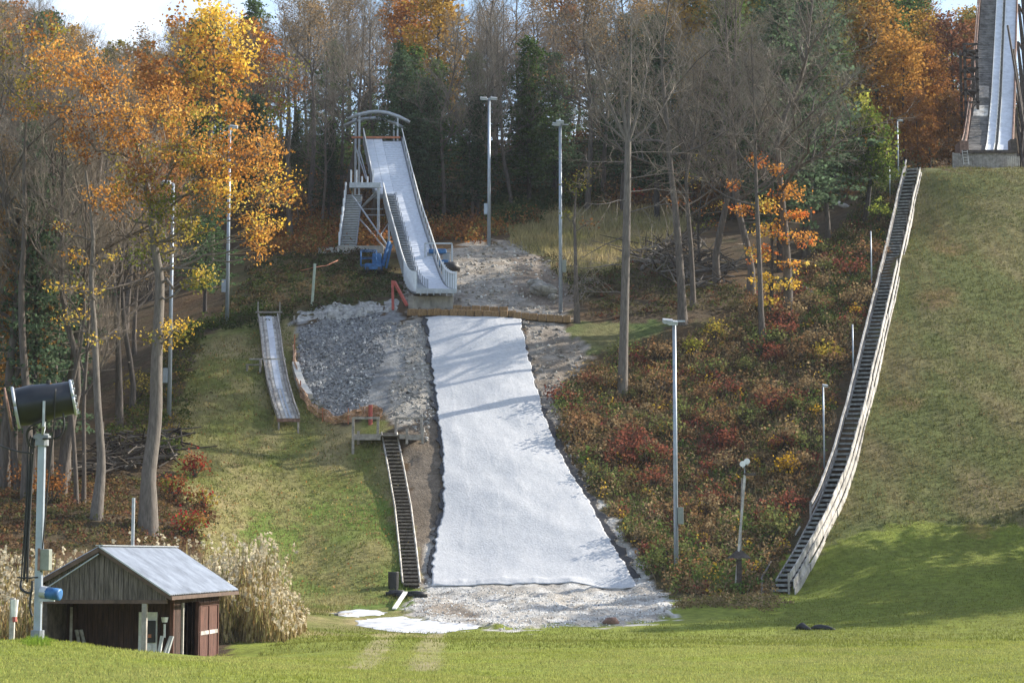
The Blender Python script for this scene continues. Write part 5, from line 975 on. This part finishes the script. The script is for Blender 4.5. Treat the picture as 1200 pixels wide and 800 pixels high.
def conifer(seed, H=20, W=3.6, col=(.05, .082, .045), clear=.2, dens=1.0, org=(0, 0, 0), label='', group=None):
    T = TreeB(seed); r = T.r; o = np.array(org, float); T.big.tube([o-(0, 0, .3), o+(0, 0, H*.5), o+(0, 0, H)], [.25, .15, .02], 7, cap=False); nb = int(200*dens)
    for i in range(nb):
        f = clear+(1-clear)*(i/nb)**.92; L_ = W*(1-f)**.5*r.uniform(.3, 1.25)*(.6+.8*vnoise(f*9+seed, (i*2.4) % 6.28))+.35; a = i*2.399+r.normal()*.3; base = o+np.array([0, 0, H*f]); tip = base+np.array([math.cos(a)*L_, math.sin(a)*L_, L_*(-.12+.45*f)+r.normal()*.1])
        T.twig(base, tip, .035, .008); k = int(12+L_*15)
        tt = r.random(k)**.7; q = base+(tip-base)*tt[:, None]; q = q+r.normal(size=(k, 3))*np.array([.36, .36, .16])*(1.1-tt[:, None]*.5); q[:, 2] -= .12*r.random(k)
        T.LV.append(q); T.lc.append(np.clip(np.array(col)*(1+r.normal(size=(k, 1))*.3), .004, .5)); T.ls.append(r.uniform(.14, .36, k))
    return T.objs('conifer', org, label, 'tree', group, 'bark_dark')
def blob_tree(seed, base, trunk, tr, blobs, label, name='tree', leafsize=.16, per=9, dens=1.0, bark='bark', group=None, clus=1.0, sig=.28, twigs=True):
    """trunk: list of points; blobs: (centre, (rx,ry,rz), colours)"""
    T = TreeB(seed); r = T.r; pa = np.array(trunk); n = len(pa); rr_ = [tr*1.35]+[tr*(1-.8*i/(n-1)) for i in range(1, n)]
    tt = np.linspace(0, n-1, n*4); sm = np.c_[[np.interp(tt, range(n), pa[:, k]) for k in range(3)]].T; sm = sm+np.c_[(vnoise(tt*1.1+seed, 1.)-.5)*.25, (vnoise(tt*1.1+seed, 4.)-.5)*.25, tt*0]; T.big.tube(list(sm), list(np.interp(tt, range(n), rr_)), 10, cap=False)
    for (c_, R_, cols) in blobs:
        c_ = np.asarray(c_, float); R_ = np.asarray(R_, float); dd = np.linalg.norm((sm-(c_-np.array([0, 0, R_[2]*1.2]))), axis=1)+np.maximum(0, sm[:, 2]-c_[2]+.2)*6; j = int(np.argmin(dd)); a = sm[j]
        T.limb(bez(a, (a*.35+c_*.65)+np.array([0, 0, -.16*np.linalg.norm(c_-a)]), c_, 9)+np.r_[[[0, 0, 0]], r.normal(size=(7, 3))*.12, [[0, 0, 0]]], max(.035, tr*.2), .02, 6)
        nc = int(4/3*math.pi*R_.prod()**1*1.1*dens*clus)+6
        for i in range(nc):
            v = r.normal(size=3); v /= np.linalg.norm(v); q = c_+v*R_*r.random()**.42*(.75+.5*vnoise(v[0]*2+seed, v[1]*2+v[2]*2)); 
            if twigs: m_ = c_+(q-c_)*.35+np.array([0, 0, -.1]); T.twig(m_, q, .022, .006) if i % 2 else T.twig(a+(c_-a)*r.uniform(.5, 1), q, .03, .006)
            T.leaves(q, per, np.array([sig, sig, sig*.6]), leafsize, cols[r.integers(len(cols))])
    return T.objs(name, base, label, 'tree', group, bark)
OR = [(.62,.31,.07),(.55,.25,.06),(.68,.39,.10),(.44,.19,.05)]; YE = [(.84,.56,.09),(.80,.50,.07),(.88,.64,.15)]; RU = [(.30,.13,.045),(.25,.11,.045),(.36,.18,.06)]; OL = [(.30,.26,.05),(.22,.22,.045),(.40,.30,.06)]
GRr = [(.12,.17,.035),(.17,.20,.04),(.22,.22,.05)]; HOT = [(.68,.22,.06),(.62,.30,.06),(.72,.36,.10)]
def B_(px, py, r_, Y, cols, fy=1.0, ry=None): q = P(px, py, Y); s = Y/F; return (q, (r_*s, (ry or r_)*s, r_*s*fy), cols)
# --- the big oak by the shed
b0 = hit(175, 624); Y = b0[1]; bl_ = [B_(*a) for a in ((70,75,38,Y+2,OR,.8),(115,95,40,Y,OR),(40,120,34,Y+1,OL+OR),(150,140,42,Y-1,OR),(95,160,36,Y-1,OR+RU),(200,125,36,Y+1,OR),(215,165,42,Y-2,OR+OL),(265,185,40,Y,OR),(255,225,38,Y-1,OR+YE),(310,175,34,Y+1,OR),(318,225,34,Y,OR+YE),(305,262,28,Y-1,OR+YE),(165,200,42,Y-2,OL+RU),(190,240,34,Y-1,OL+GRr),(130,232,30,Y,OR),(225,262,26,Y-1,OL+YE),(306,290,14,Y-1,OR,1.2),(185,285,22,Y,GRr+OL,1.2),(208,385,20,Y-.5,OL+YE,.9),(190,398,18,Y,OL+YE,.9),(240,322,16,Y-1,OL+YE,.8),(225,330,14,Y-1,OL,.8),(160,300,16,Y,GRr,1))]
blob_tree(61, b0, [b0-(0, 0, .3), P(173, 560, Y), P(180, 480, Y), P(183, 400, Y), P(187, 320, Y), P(180, 250, Y), P(165, 190, Y), P(150, 130, Y)], .40, bl_, 'large orange leaved oak with thick grey trunk behind the shed', 'oak_tree', .12, 24, 2.6, 'bark_light')
b0 = hit(112, 606); Y = b0[1]
blob_tree(62, b0, [b0-(0, 0, .3), P(116, 540, Y), P(112, 450, Y), P(108, 360, Y), P(112, 290, Y), P(100, 200, Y)], .25, [B_(*a) for a in ((75,335,26,Y,YE+OL,.35),(105,340,24,Y,YE,.35),(85,372,24,Y,YE,.4),(112,395,20,Y,YE+OL,.5),(95,300,30,Y,OR+YE,.3),(130,300,16,Y,YE,.4),(70,270,18,Y,RU+YE,.4))], 'slim tree with flat sprays of yellow leaves left of the big oak', 'beech_tree', .12, 9, 3.0, 'bark_light', sig=.22)
# tall trees at the far left edge, olive and orange tops
b0 = hit(28, 585); Y = b0[1]
blob_tree(63, b0, [b0-(0, 0, .3), P(32, 500, Y), P(25, 400, Y), P(30, 300, Y), P(28, 200, Y), P(30, 120, Y)], .26, [B_(*a) for a in ((25,45,34,Y+2,OL+OR,.8),(60,38,26,Y+2,OL+RU,.7),(5,85,34,Y+2,OL),(-20,50,40,Y+2,OL),(50,80,26,Y+2,OL+OR))], 'tall tree with olive and gold top at the left edge of the woods', 'oak_tree', .16, 13, 1.8, 'bark')
b0 = P(246, 330, 146); b0[2] = h(b0[0], 146); Y = 146
blob_tree(64, b0, [b0-(0, 0, .3), P(246, 250, Y), P(247, 170, Y), P(250, 100, Y), P(250, 40, Y)], .3, [B_(*a) for a in ((250,20,32,Y,YE),(225,50,26,Y,YE+OR),(280,50,28,Y,YE),(255,75,34,Y,YE+OR),(215,90,22,Y,OR+OL),(290,90,20,Y,YE+OR),(250,110,34,Y,OR+YE),(275,130,22,Y,OR),(208,20,14,Y,OR))], 'bright golden yellow maple rising above the left woods', 'maple_tree', .24, 16, 1.1, 'bark', sig=.4, clus=1.0)
b0 = P(340, 275, 160); b0[2] = h(b0[0], 160)
blob_tree(65, b0, [b0-(0, 0, .3), P(338, 200, 160), P(340, 150, 160), P(338, 90, 160)], .2, [B_(*a) for a in ((335,90,26,160,RU+OL),(330,120,24,160,OL+GRr),(352,100,16,160,RU),(325,150,20,160,OL+GRr),(345,220,16,160,OR,1.4),(318,200,16,160,OR),(350,250,12,160,OR))], 'olive and rust leaved tree between the golden maple and the small ramp', 'oak_tree', .2, 10, .6, 'bark', sig=.4)
# glowing beech
b0 = hit(905, 372, 120); Y = b0[1]; HB = [B_(*a) for a in ((885,190,12,Y,HOT,.7),(912,200,13,Y,HOT,.5),(925,225,22,Y,HOT,.4),(895,240,24,Y,HOT+YE,.4),(935,252,20,Y,HOT,.35),(905,270,26,Y,YE+HOT,.4),(938,280,20,Y,HOT,.35),(890,300,22,Y,YE+HOT,.5),(930,310,18,Y,HOT+YE,.35),(900,330,20,Y,YE,.5),(860,215,10,Y,HOT,.5),(925,335,14,Y,YE,.4),(898,355,12,Y,YE,.6),(868,245,14,Y,HOT,.3))]
blob_tree(66, b0, [b0-(0, 0, .3), P(905, 300, Y), P(903, 240, Y), P(905, 190, Y)], .12, HB, 'glowing orange and yellow beech between the bare trunks right of centre', 'beech_tree', .16, 16, 3.2, 'bark_dark', sig=.25)
b0 = hit(820, 310, 130); Y = b0[1]
blob_tree(67, b0, [b0-(0, 0, .3), P(818, 270, Y), P(822, 200, Y), P(820, 150, Y)], .1, [B_(*a) for a in ((795,235,16,Y,HOT+RU,.3),(820,245,18,Y,RU+HOT,.3),(848,240,14,Y,HOT+YE,.35),(815,210,14,Y,YE+OL,.6),(822,180,12,Y,YE+GRr,.7),(838,262,12,Y,RU,.4),(825,265,14,Y,GRr,.7))], 'thin beech with faded pink orange sprays left of the glowing one', 'beech_tree', .14, 7, 1.3, 'bark_dark')
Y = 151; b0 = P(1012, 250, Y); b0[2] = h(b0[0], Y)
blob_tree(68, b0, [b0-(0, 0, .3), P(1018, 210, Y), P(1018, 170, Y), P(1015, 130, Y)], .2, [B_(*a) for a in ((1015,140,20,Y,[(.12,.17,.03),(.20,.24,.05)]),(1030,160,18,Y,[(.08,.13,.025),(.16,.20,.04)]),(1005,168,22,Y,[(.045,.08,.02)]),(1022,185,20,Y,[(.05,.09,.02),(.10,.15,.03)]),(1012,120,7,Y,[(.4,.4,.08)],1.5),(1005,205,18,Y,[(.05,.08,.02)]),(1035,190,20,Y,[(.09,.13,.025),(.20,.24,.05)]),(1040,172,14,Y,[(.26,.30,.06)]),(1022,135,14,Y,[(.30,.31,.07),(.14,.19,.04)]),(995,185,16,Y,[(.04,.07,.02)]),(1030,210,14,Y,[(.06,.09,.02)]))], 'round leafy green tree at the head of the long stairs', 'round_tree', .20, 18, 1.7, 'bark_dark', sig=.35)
# small tree with yellow green tuft by the pole
b0 = hit(674, 378, 120); Y = b0[1]
blob_tree(69, b0, [b0-(0, 0, .3), P(674, 320, Y), P(672, 260, Y), P(676, 215, Y)], .17, [B_(*a) for a in ((690,205,10,Y,OL,1),(680,215,14,Y,OL,.7),(668,222,10,Y,OL+GRr,.6),(664,250,8,Y,OL,.6),(690,260,7,Y,RU,.5))], 'short broken tree with a yellow green tuft right of the light pole', 'dead_tree', .13, 8, 2.5, 'bark')
# tall bare tree in the centre right
b0 = hit(729, 462); Y = b0[1]; T = TreeB(70); r = T.r; tk = [b0-(0, 0, .3), P(731, 400, Y), P(733, 320, Y), P(735, 240, Y), P(736, 165, Y)]; T.big.tube(tk, [.34, .27, .25, .23, .19], 12, cap=False)
for tx, ty, r_ in ((700, 60, .12), (722, 30, .13), (740, 20, .14), (762, 50, .12), (690, 105, .08), (785, 110, .08), (712, 110, .07)):
    a = P(736, 168, Y); e = P(tx, ty, Y+r.normal()*1.5); pts = bez(a, np.array([a[0]*.5+e[0]*.5+(e[0]-a[0])*.25, (a[1]+e[1])/2, a[2]*.55+e[2]*.45]), e, 8); T.limb(pts, r_, .02, 6)
    for i in range(2, 8):
        for k_ in range(1 if i < 6 else 2): d = r.normal(size=3)*.5+np.array([(e[0]-a[0])*.12, 0, .8]); d /= np.linalg.norm(d); grow(T, pts[i], d, 2.0, .026, 1, None, .3)
for ty, s_ in ((190, -1), (210, 1), (235, -1), (250, 1), (275, -1), (310, -1), (180, 1), (345, -1), (225, 1), (295, 1)):
    a = P(735, ty, Y); grow(T, a, np.array([s_*.95, r.normal()*.3, -.05+.2*r.random()]), r.uniform(2.0, 4.0), .045, 1, None, -.03)
T.objs('bare_tree', b0, 'tall bare tree with thick straight trunk standing alone right of the landing', 'tree', None, 'bark_light')
# --- templates, then copies
def clone(t, loc, sc, rz, label=None, group=None, col=None):
    c_ = t.copy(); C.objects.link(c_); c_.location = tuple(loc); c_.scale = sc if hasattr(sc, '__len__') else (sc, sc, sc); c_.rotation_euler = (0, 0, rz)
    if label: c_['label'] = label
    if group: c_['group'] = group
    for ch_ in t.children:
        d = ch_.copy(); C.objects.link(d); d.parent = c_
        if col is not None and d.name.startswith('crown'): d.color = (*col, 1)
    return c_
used = set()
def place(t, *a, **k):
    if t.name in used: return clone(t, *a, **k)
    used.add(t.name); c_ = t; loc, sc, rz = a[:3]; c_.location = tuple(loc); c_.scale = sc if hasattr(sc, '__len__') else (sc, sc, sc); c_.rotation_euler = (0, 0, rz)
    if k.get('label'): c_['label'] = k['label']
    if k.get('group'): c_['group'] = k['group']
    if k.get('col') is not None:
        for ch_ in c_.children:
            if ch_.name.startswith('crown'): ch_.color = (*k['col'], 1)
    return c_
BT = [bare_tree(100+i, 20, (.42, .33, .47, .28)[i], (4.5, 5.2, 4, 4.8)[i], .20, 18, lean=((.8, .3), (-1.1, .2), (.3, -.4), (-.5, .6))[i]) for i in range(4)]
BB = [bare_tree(110+i, 20, .4, 4.6, .20, 15, ([(.30, .20, .10), (.25, .18, .10)], 1, .3, .14), 'bark') for i in range(2)]
CF = [conifer(120+i, 20, (3.4, 4.0, 2.9)[i]) for i in range(3)]
def leafy(seed, H=18):
    T_ = np.random.default_rng(seed); bl = []
    for i in range(15):
        f = .35+.65*i/14; a = i*2.4; R_ = 3.0*(1.15-f)**.6*(.6 if f < .45 else 1)
        bl.append((np.array([math.cos(a)*R_*.8, math.sin(a)*R_*.8, H*f]), (1.6, 1.6, 1.3), [(1, 1, 1), (.8, .75, .7), (1.15, 1.15, 1.1)]))
    return blob_tree(seed, (0, 0, 0), [np.array([0, 0, -.3]), np.array([.1, 0, H*.3]), np.array([0, .1, H*.6]), np.array([0, 0, H*.92])], .22, bl, '', 'autumn_tree', .27, 16, 1.1, 'bark_dark', sig=.42)
LF = [leafy(130+i) for i in range(3)]
# hand-placed trunks one can tell apart: px, py(base), top py, template, width, radius factor, lean, label
hand = [(75, 568, 60, 0, .85, 1.5, 'thick pale trunk leaning left of the slim yellow tree'), (58, 560, 120, 1, .7, 1.1, 'bare tree just right of the snow gun post'), (90, 592, 150, 2, .5, .6, 'thin bare sapling left of the slim yellow tree'), (98, 590, 170, 3, .5, .6, 'second thin bare sapling touching the slim yellow tree'), (5, 575, 20, 1, .9, 1.0, 'bare tree at the very left edge of the photo'), (140, 500, 90, 0, .8, 1.0, 'bare tree behind the branch heap in the left woods'), (55, 470, 90, 2, .9, 1.0, 'bare grey tree rising behind the snow gun barrel'), (155, 480, 130, 3, .8, .9, 'bare grey tree just left of the big oak trunk'),
 (800, 378, -30, 0, 1.0, 1.2, 'tall bare tree directly behind the head of the near light pole'), (812, 360, 60, 1, .9, .9, 'bare tree leaning right of the near light pole head'), (880, 345, -20, 3, 1.0, 1.1, 'bare tree touching the left side of the glowing beech'), (894, 398, 40, 0, .8, .75, 'slim bare tree low in front of the glowing beech'), (923, 370, -40, 1, 1.0, 1.35, 'thick bare trunk in front of the glowing beech'), (945, 300, -20, 2, 1.0, .9, 'bare tree just right of the glowing beech'), (970, 285, 10, 3, .9, 1.0, 'bare tree in the dark gap left of the long stairs'), (840, 330, -20, 3, 1.0, .9, 'bare tree midway between near light pole and glowing beech'),
 (398, 262, 40, 0, .9, .9, 'pale bare tree left of the arch of the small ramp'), (436, 262, 10, 2, .9, .9, 'bare tree directly behind the arch of the small ramp'), (378, 268, 60, 3, .7, .6, 'crooked thin bare tree left behind the small ramp'), (554, 262, 60, 1, .8, .7, 'slim bare tree left of the twin lamp pole'), (598, 250, 20, 3, .9, .7, 'pale forked bare tree right of the twin lamp pole'), (575, 262, 30, 0, .7, .6, 'thin bare tree just behind the twin lamp pole'), (520, 262, 20, 1, .8, .8, 'bare tree right behind the upper small ramp')]
for i, (px, py, top, ti, wd, rf_, lb) in enumerate(hand):
    q = hit(px, py, 85); Ht = P(px, top, q[1])[2]-q[2]; s = max(.55, Ht/20); place(BT[ti], q-(0, 0, .1), (s*wd*1.15 if rf_ < 1.3 else s*1.25, s*wd*1.15 if rf_ < 1.3 else s*1.25, s), i*1.9, label=lb)
hc = [(946, 296, -40, 1, 'tall green conifer above the dark gap beside the long stairs', (1.9, 1.75, 1.9)), (915, 318, -10, 0, 'green conifer behind the bare trees above the glowing beech', (2.0, 1.85, 1.9)), (560, 262, 110, 2, 'dark conifer behind the twin lamp pole', None), (620, 246, 90, 1, 'dark conifer between the two light poles', None), (650, 240, 60, 0, 'dark conifer behind the middle light pole', None), (500, 262, 90, 1, 'dark conifer right behind the small ramp', None), (470, 262, 60, 0, 'dark conifer behind the top of the small ramp', None), (300, 275, 110, 2, 'dark conifer behind the orange leaves of the oak', None), (240, 365, 215, 1, 'small conifer left of the upper bank light pole', (1.8, 1.9, 1.5)), (385, 264, 140, 2, 'dark conifer left behind the metal stairs', None)]
for i, (px, py, top, ti, lb, cc) in enumerate(hc):
    q = hit(px, py, 100); s = (P(px, top, q[1])[2]-q[2])/20; place(CF[ti], q-(0, 0, .2), (s*1.15+(.1 if cc else 0), s*1.15+(.1 if cc else 0), s), i*2.1, label=lb, col=cc)
# dense woods
rr = np.random.default_rng(99); cnt = dict(b=0, c=0, l=0)
def zone(px): return 'on the left hillside' if px < 330 else 'behind the small ramp' if px < 620 else 'on the middle hillside' if px < 880 else 'on the right hillside'
def toplim(px): return np.interp(px, [0, 60, 85, 190, 215, 330, 400, 640, 780, 800, 1040, 1085, 1100, 1142, 1150, 1300], [15, 10, 60, 75, 20, 20, -60, -20, -10, -90, -90, 0, 25, 15, 60, 60])
pts = []
for Y in list(np.arange(140, 172, 5.5))+list(np.arange(172, 250, 8.5)):
    x = -.29*Y
    while x < .28*Y:
        pts.append((x+rr.normal()*1.6, Y+rr.normal()*2)); x += 5.0 if Y < 172 else 5.6 if Y < 200 else 5.9
for x, Y in pts:
    z = float(h(x, Y)); px, py = proj(x, Y, z)
    if Y < 172:
        if 255 < px < 715 and py > 258: continue
        if px > 715 and (py > 262 or px > 985): continue
        if px <= 255 and py > 420: continue
    if 180 < px < 325 and Y < 166: continue
    if px > 1085 and Y < 185: continue
    if 1112 < px < 1215 and Y < 203: continue
    u_r = rr.random(); lim = toplim(px)+rr.normal()*14
    Hn = rr.uniform(15, 23); ztop = P(px, lim, Y)[2]; Hn = min(Hn, ztop-z)
    if Hn < 6: continue
    s = Hn/20; rz = rr.random()*6.28
    pc = (.62 if 430 < px < 780 else .40 if 780 <= px < 1000 else .25)*(1 if Y < 205 else .55);
    if u_r < pc and 330 < px < 780: Hn = max(7, min(Hn, P(px, rr.uniform(10, 140), Y)[2]-z)); s = Hn/20
    plf = .55 if px > 960 else .26 if px < 330 else .07
    if u_r < pc: place(CF[rr.integers(3)], (x, Y, z-.2), (s*1.2, s*1.2, s), rz, label='dark evergreen in the dense woods '+zone(px), group='evergreens in the woods', col=(rr.uniform(.9, 1.9),)*2+(rr.uniform(.8, 1.2),)); cnt['c'] += 1
    elif u_r < pc+plf:
        k = rr.integers(4); cc = (((.42,.19,.055), 'rusty orange'), ((.30,.14,.05), 'brown leaved'), ((.48,.30,.07), 'golden brown'), ((.22,.20,.06), 'olive green'))[k if px > 960 or px < 330 else rr.integers(4)]; s2 = Hn/18
        place(LF[rr.integers(3)], (x, Y, z-.2), (s2*1.15, s2*1.15, s2), rz, label=cc[1]+' autumn tree in the dense woods '+zone(px), group='autumn trees in the woods', col=cc[0]); cnt['l'] += 1
    else:
        t = (BT+BB)[rr.integers(6)]; place(t, (x, Y, z-.2), (s*1.1, s*1.1, s), rz, label='bare grey tree in the dense woods '+zone(px), group='bare trees in the woods'); cnt['b'] += 1
print('woods', cnt)
for i, (px, top, Y, c_, lb) in enumerate(((1060, 45, 172, (.50,.27,.07), 'orange gold tree behind the head of the long stairs'), (1090, 60, 176, (.42,.20,.06), 'rusty tree left of the timber lookout scaffold'), (1030, 0, 176, (.46,.26,.07), 'tall orange gold tree above the round green tree'), (1112, 110, 170, (.28,.15,.06), 'low brown tree beside the timber lookout scaffold'), (1075, 110, 168, (.36,.17,.06), 'smaller rusty tree just above the big hill crest'), (1118, 22, 186, (.30,.15,.09), 'thin reddish tree top against the sky by the scaffold'), (995, -30, 178, (.34,.28,.09), 'tall yellowish tree behind the green conifer'))):
    x = P(px, 200, Y)[0]; z = float(h(x, Y)); s2 = (P(px, top, Y)[2]-z)/18; place(LF[i % 3], (x, Y, z-.2), (s2*1.15, s2*1.15, s2), i*1.3, label=lb, col=c_)
for i, (x, Y, hh_) in enumerate(((-31, 92, 16), (-27, 84, 13), (-35, 105, 18))):
    place(BT[i], (x, Y, float(h(x, Y))), hh_/20, i, label='bare tree just outside the left edge of the photo', group='bare trees left of the frame')
# left woods fill
for i in range(28):
    x = rr.uniform(-33, -20) if i < 26 else rr.uniform(-24, -18); Y = rr.uniform(100, 140); z = float(h(x, Y)); px, py = proj(x, Y, z)
    if px > 165 or px < -60: continue
    k = rr.random(); lim = toplim(px)+rr.uniform(10, 70); Hn = min(rr.uniform(14, 22), P(px, lim, Y)[2]-z)
    if k < .62: place((BT+BB)[rr.integers(6)], (x, Y, z-.1), (Hn/20*.95, Hn/20*.95, Hn/20), rr.random()*6, label='bare tree crowded in the near left woods', group='bare trees in the near left woods')
    elif k < .70: place(LF[rr.integers(3)], (x, Y, z-.1), Hn/26, rr.random()*6, label='small golden leaved tree in the near left woods', group='golden trees in the near left woods', col=(.42,.24,.07))
    else: place(CF[rr.integers(3)], (x, Y, z-.1), Hn/24, rr.random()*6, label='dark conifer in the near left woods', group='conifers in the near left woods')
# shrubs
def shrub(px, py, rpx, hf, cols, label, nl=260, size=.13, y0=80, seed=None):
    q = hit(px, py, y0); s = q[1]/F; R_ = rpx*s; T = TreeB(seed or int(px*7+py)); r = T.r
    for i in range(26):
        a = r.random()*6.28; rr2 = R_*math.sqrt(r.random()); e = q+np.array([math.cos(a)*rr2, math.sin(a)*rr2*.8, R_*hf*2*(.45+.6*r.random())*(1-(rr2/R_)**2*.5)]); T.twig(q, e, .018, .005); T.leaves(e, nl//26, np.array([.22, .22, .18])*max(1, R_/1.2), size, cols[r.integers(len(cols))])
    return T.objs('shrub', q, label, 'shrub', None, 'bark_dark', 'foliage')
RD = [(.34,.035,.035),(.26,.04,.035),(.20,.06,.03),(.30,.12,.05)]
shrub(205, 585, 17, .9, RD+GRr, 'deep red shrub just right of the big oak trunk', 420); shrub(228, 560, 16, .9, RD, 'crimson shrub at the edge of the left grass bank', 420); shrub(222, 628, 20, .8, RD+GRr+RU, 'red and green shrub lowest on the left bank edge', 480); shrub(238, 598, 14, .9, RD+OL, 'small red shrub touching the left grass bank', 300)
shrub(970, 425, 18, .6, [(.45,.33,.06),(.34,.28,.06)], 'yellow shrub left of the middle long stairs', 420); shrub(926, 556, 14, .8, [(.58,.36,.04)], 'bright yellow shrub in the lower brush', 300, .15); shrub(957, 488, 7, .9, [(.58,.36,.04)], 'tiny bright yellow shrub left of the long stairs', 120, .12); shrub(838, 400, 15, .8, [(.48,.36,.06),(.3,.26,.06)], 'yellow shrub at the top of the brush right of the light pole', 300); shrub(815, 415, 11, .9, [(.40,.38,.06)], 'lemon green shrub close to the head of the near light pole', 260); shrub(912, 528, 8, .9, [(.45,.30,.05)], 'little golden shrub left of the bright yellow one', 120); shrub(1002, 372, 7, .9, [(.5,.3,.05)], 'little orange yellow shrub beside the stairs poles', 120)
shrub(1033, 262, 15, 1.0, [(.33,.38,.07),(.2,.26,.06)], 'sunlit yellow green bush near the top of the long stairs', 420); shrub(60, 590, 24, .9, [(.40,.17,.05),(.3,.13,.04)], 'orange leaved bush behind the snow gun post', 520, .11); shrub(20, 575, 22, .8, [(.36,.16,.05),(.25,.12,.05)], 'rust orange bush left of the snow gun post', 420, .11); shrub(749, 232, 8, .8, [(.45,.05,.04)], 'small scarlet bush on the far hillside', 160, .15, 150); shrub(160, 470, 20, 1.0, [(.42,.33,.07),(.3,.24,.06)], 'yellow leaved bush behind the big oak trunk', 420, .1); shrub(200, 540, 15, .8, [(.10,.14,.04),(.17,.19,.06)], 'green bush at the right foot of the big oak', 340)
shrub(66, 742, 4, 4, [(.4,.31,.2)], 'dry weed tuft by the foot of the shed', 40, .05) if False else None
proto_s = []
for i, cols in enumerate(([(.22,.12,.06),(.28,.18,.09)], [(.20,.07,.05),(.26,.10,.06)], [(.12,.15,.05),(.18,.19,.07)], [(.30,.23,.13),(.24,.17,.09)])):
    q_ = (0, 0, 0); T = TreeB(300+i); r = T.r
    for k in range(22):
        a = r.random()*6.28; rd = .75*math.sqrt(r.random()); e = np.array([math.cos(a)*rd, math.sin(a)*rd, (1.5-.9*rd)*(.55+.5*r.random())]); T.twig(np.array([e[0]*.15, e[1]*.15, -.1]), e, .018, .005); T.leaves(e-(0, 0, .12), 15, np.array([.15, .15, .17]), .11, cols[r.integers(2)])
    proto_s.append(T.objs('shrub', q_, ('tan brown', 'dull red', 'dull green', 'straw coloured')[i]+' shrub standing up among the brambles right of the landing', 'shrub', 'shrubs among the brambles', 'bark_dark', 'foliage'))
rr = np.random.default_rng(55); ps_, _, _ = rand_in(BR, .17, seed=56)
for i, q in enumerate(ps_): sc_ = rr.uniform(.6, 1.35); place(proto_s[rr.integers(4)], q, (sc_*1.1, sc_*1.1, sc_), rr.random()*6.28)
# shade trees standing beyond the right edge of the frame
for i, (x, Y, Hn) in enumerate(((36, 98, 17), (39, 104, 19), (37, 111, 18), (42, 108, 20), (44, 98, 18), (50, 106, 20))):
    place(LF[i % 3], (x, Y, float(h(x, Y))), Hn/18, i, label='tree beyond the right edge shading the field', group='trees beyond the right edge', col=(.42, .19, .055)) if i % 2 else place(CF[i % 3], (x, Y, float(h(x, Y))), (Hn/14, Hn/14, Hn/20), i, label='evergreen beyond the right edge shading the field', group='evergreens beyond the right edge')
# ------------------------------------------------------------------ light, sky, camera
sun_dir = Vector((.88, .42, .56)).normalized()
sl = bpy.data.lights.new('sun', 'SUN'); sl.energy = 4.9; sl.angle = math.radians(.53); sl.color = (1, .92, .79); so = bpy.data.objects.new('sun', sl); link(so); so.rotation_euler = sun_dir.to_track_quat('Z', 'Y').to_euler()
wd = bpy.data.worlds.new('World'); bpy.context.scene.world = wd; wd.use_nodes = True; N = wd.node_tree.nodes; L = wd.node_tree.links; bg = N['Background']
sky = N.new('ShaderNodeTexSky'); sky.sky_type = 'NISHITA'; sky.sun_disc = False; sky.sun_elevation = math.asin(sun_dir.z); sky.sun_rotation = math.atan2(sun_dir.x, sun_dir.y); sky.air_density = 1.0; sky.dust_density = 1.0
tc = N.new('ShaderNodeTexCoord'); nz = N.new('ShaderNodeTexNoise'); nz.inputs['Scale'].default_value = 5; nz.inputs['Detail'].default_value = 6; L.new(tc.outputs['Generated'], nz.inputs['Vector'])
rp = N.new('ShaderNodeValToRGB'); rp.color_ramp.elements[0].position = .50; rp.color_ramp.elements[1].position = .68; L.new(nz.outputs['Fac'], rp.inputs[0])
mx = N.new('ShaderNodeMix'); mx.data_type = 'RGBA'; mx.inputs[7].default_value = (6.0, 6.3, 6.8, 1); L.new(rp.outputs[0], mx.inputs['Factor']); L.new(sky.outputs[0], mx.inputs[6]); L.new(mx.outputs[2], bg.inputs[0]); bg.inputs[1].default_value = .14
hz = MB(); hz.box(-1100, 1100, -700, 1300, -8, 90); hzo = hz.build('haze', 'black'); hm = bpy.data.materials.new('haze_air'); hm.use_nodes = True; N = hm.node_tree.nodes; N.remove(N['Principled BSDF']); pv = N.new('ShaderNodeVolumePrincipled'); pv.inputs['Color'].default_value = (.86, .90, 1, 1); pv.inputs['Density'].default_value = .00013; hm.node_tree.links.new(pv.outputs[0], N['Material Output'].inputs['Volume'])
hzo.data.materials.clear(); hzo.data.materials.append(hm); tag(hzo, 'thin autumn haze over the hillside', 'haze', kind='stuff')
cam = bpy.data.cameras.new('camera'); cam.lens = 36*F/1200; cam.sensor_width = 36; cam.sensor_fit = 'HORIZONTAL'; cam.clip_end = 5000; co = bpy.data.objects.new('camera', cam); link(co); co.location = (0, 0, CZ); co.rotation_euler = (math.pi/2+PITCH, 0, 0)
sc = bpy.context.scene; sc.camera = co; sc.view_settings.view_transform = 'Standard'; sc.view_settings.look = 'None'; sc.view_settings.gamma = 1; sc.view_settings.exposure = .9
sc.cycles.max_bounces = 6; sc.cycles.diffuse_bounces = 3; sc.cycles.transparent_max_bounces = 8
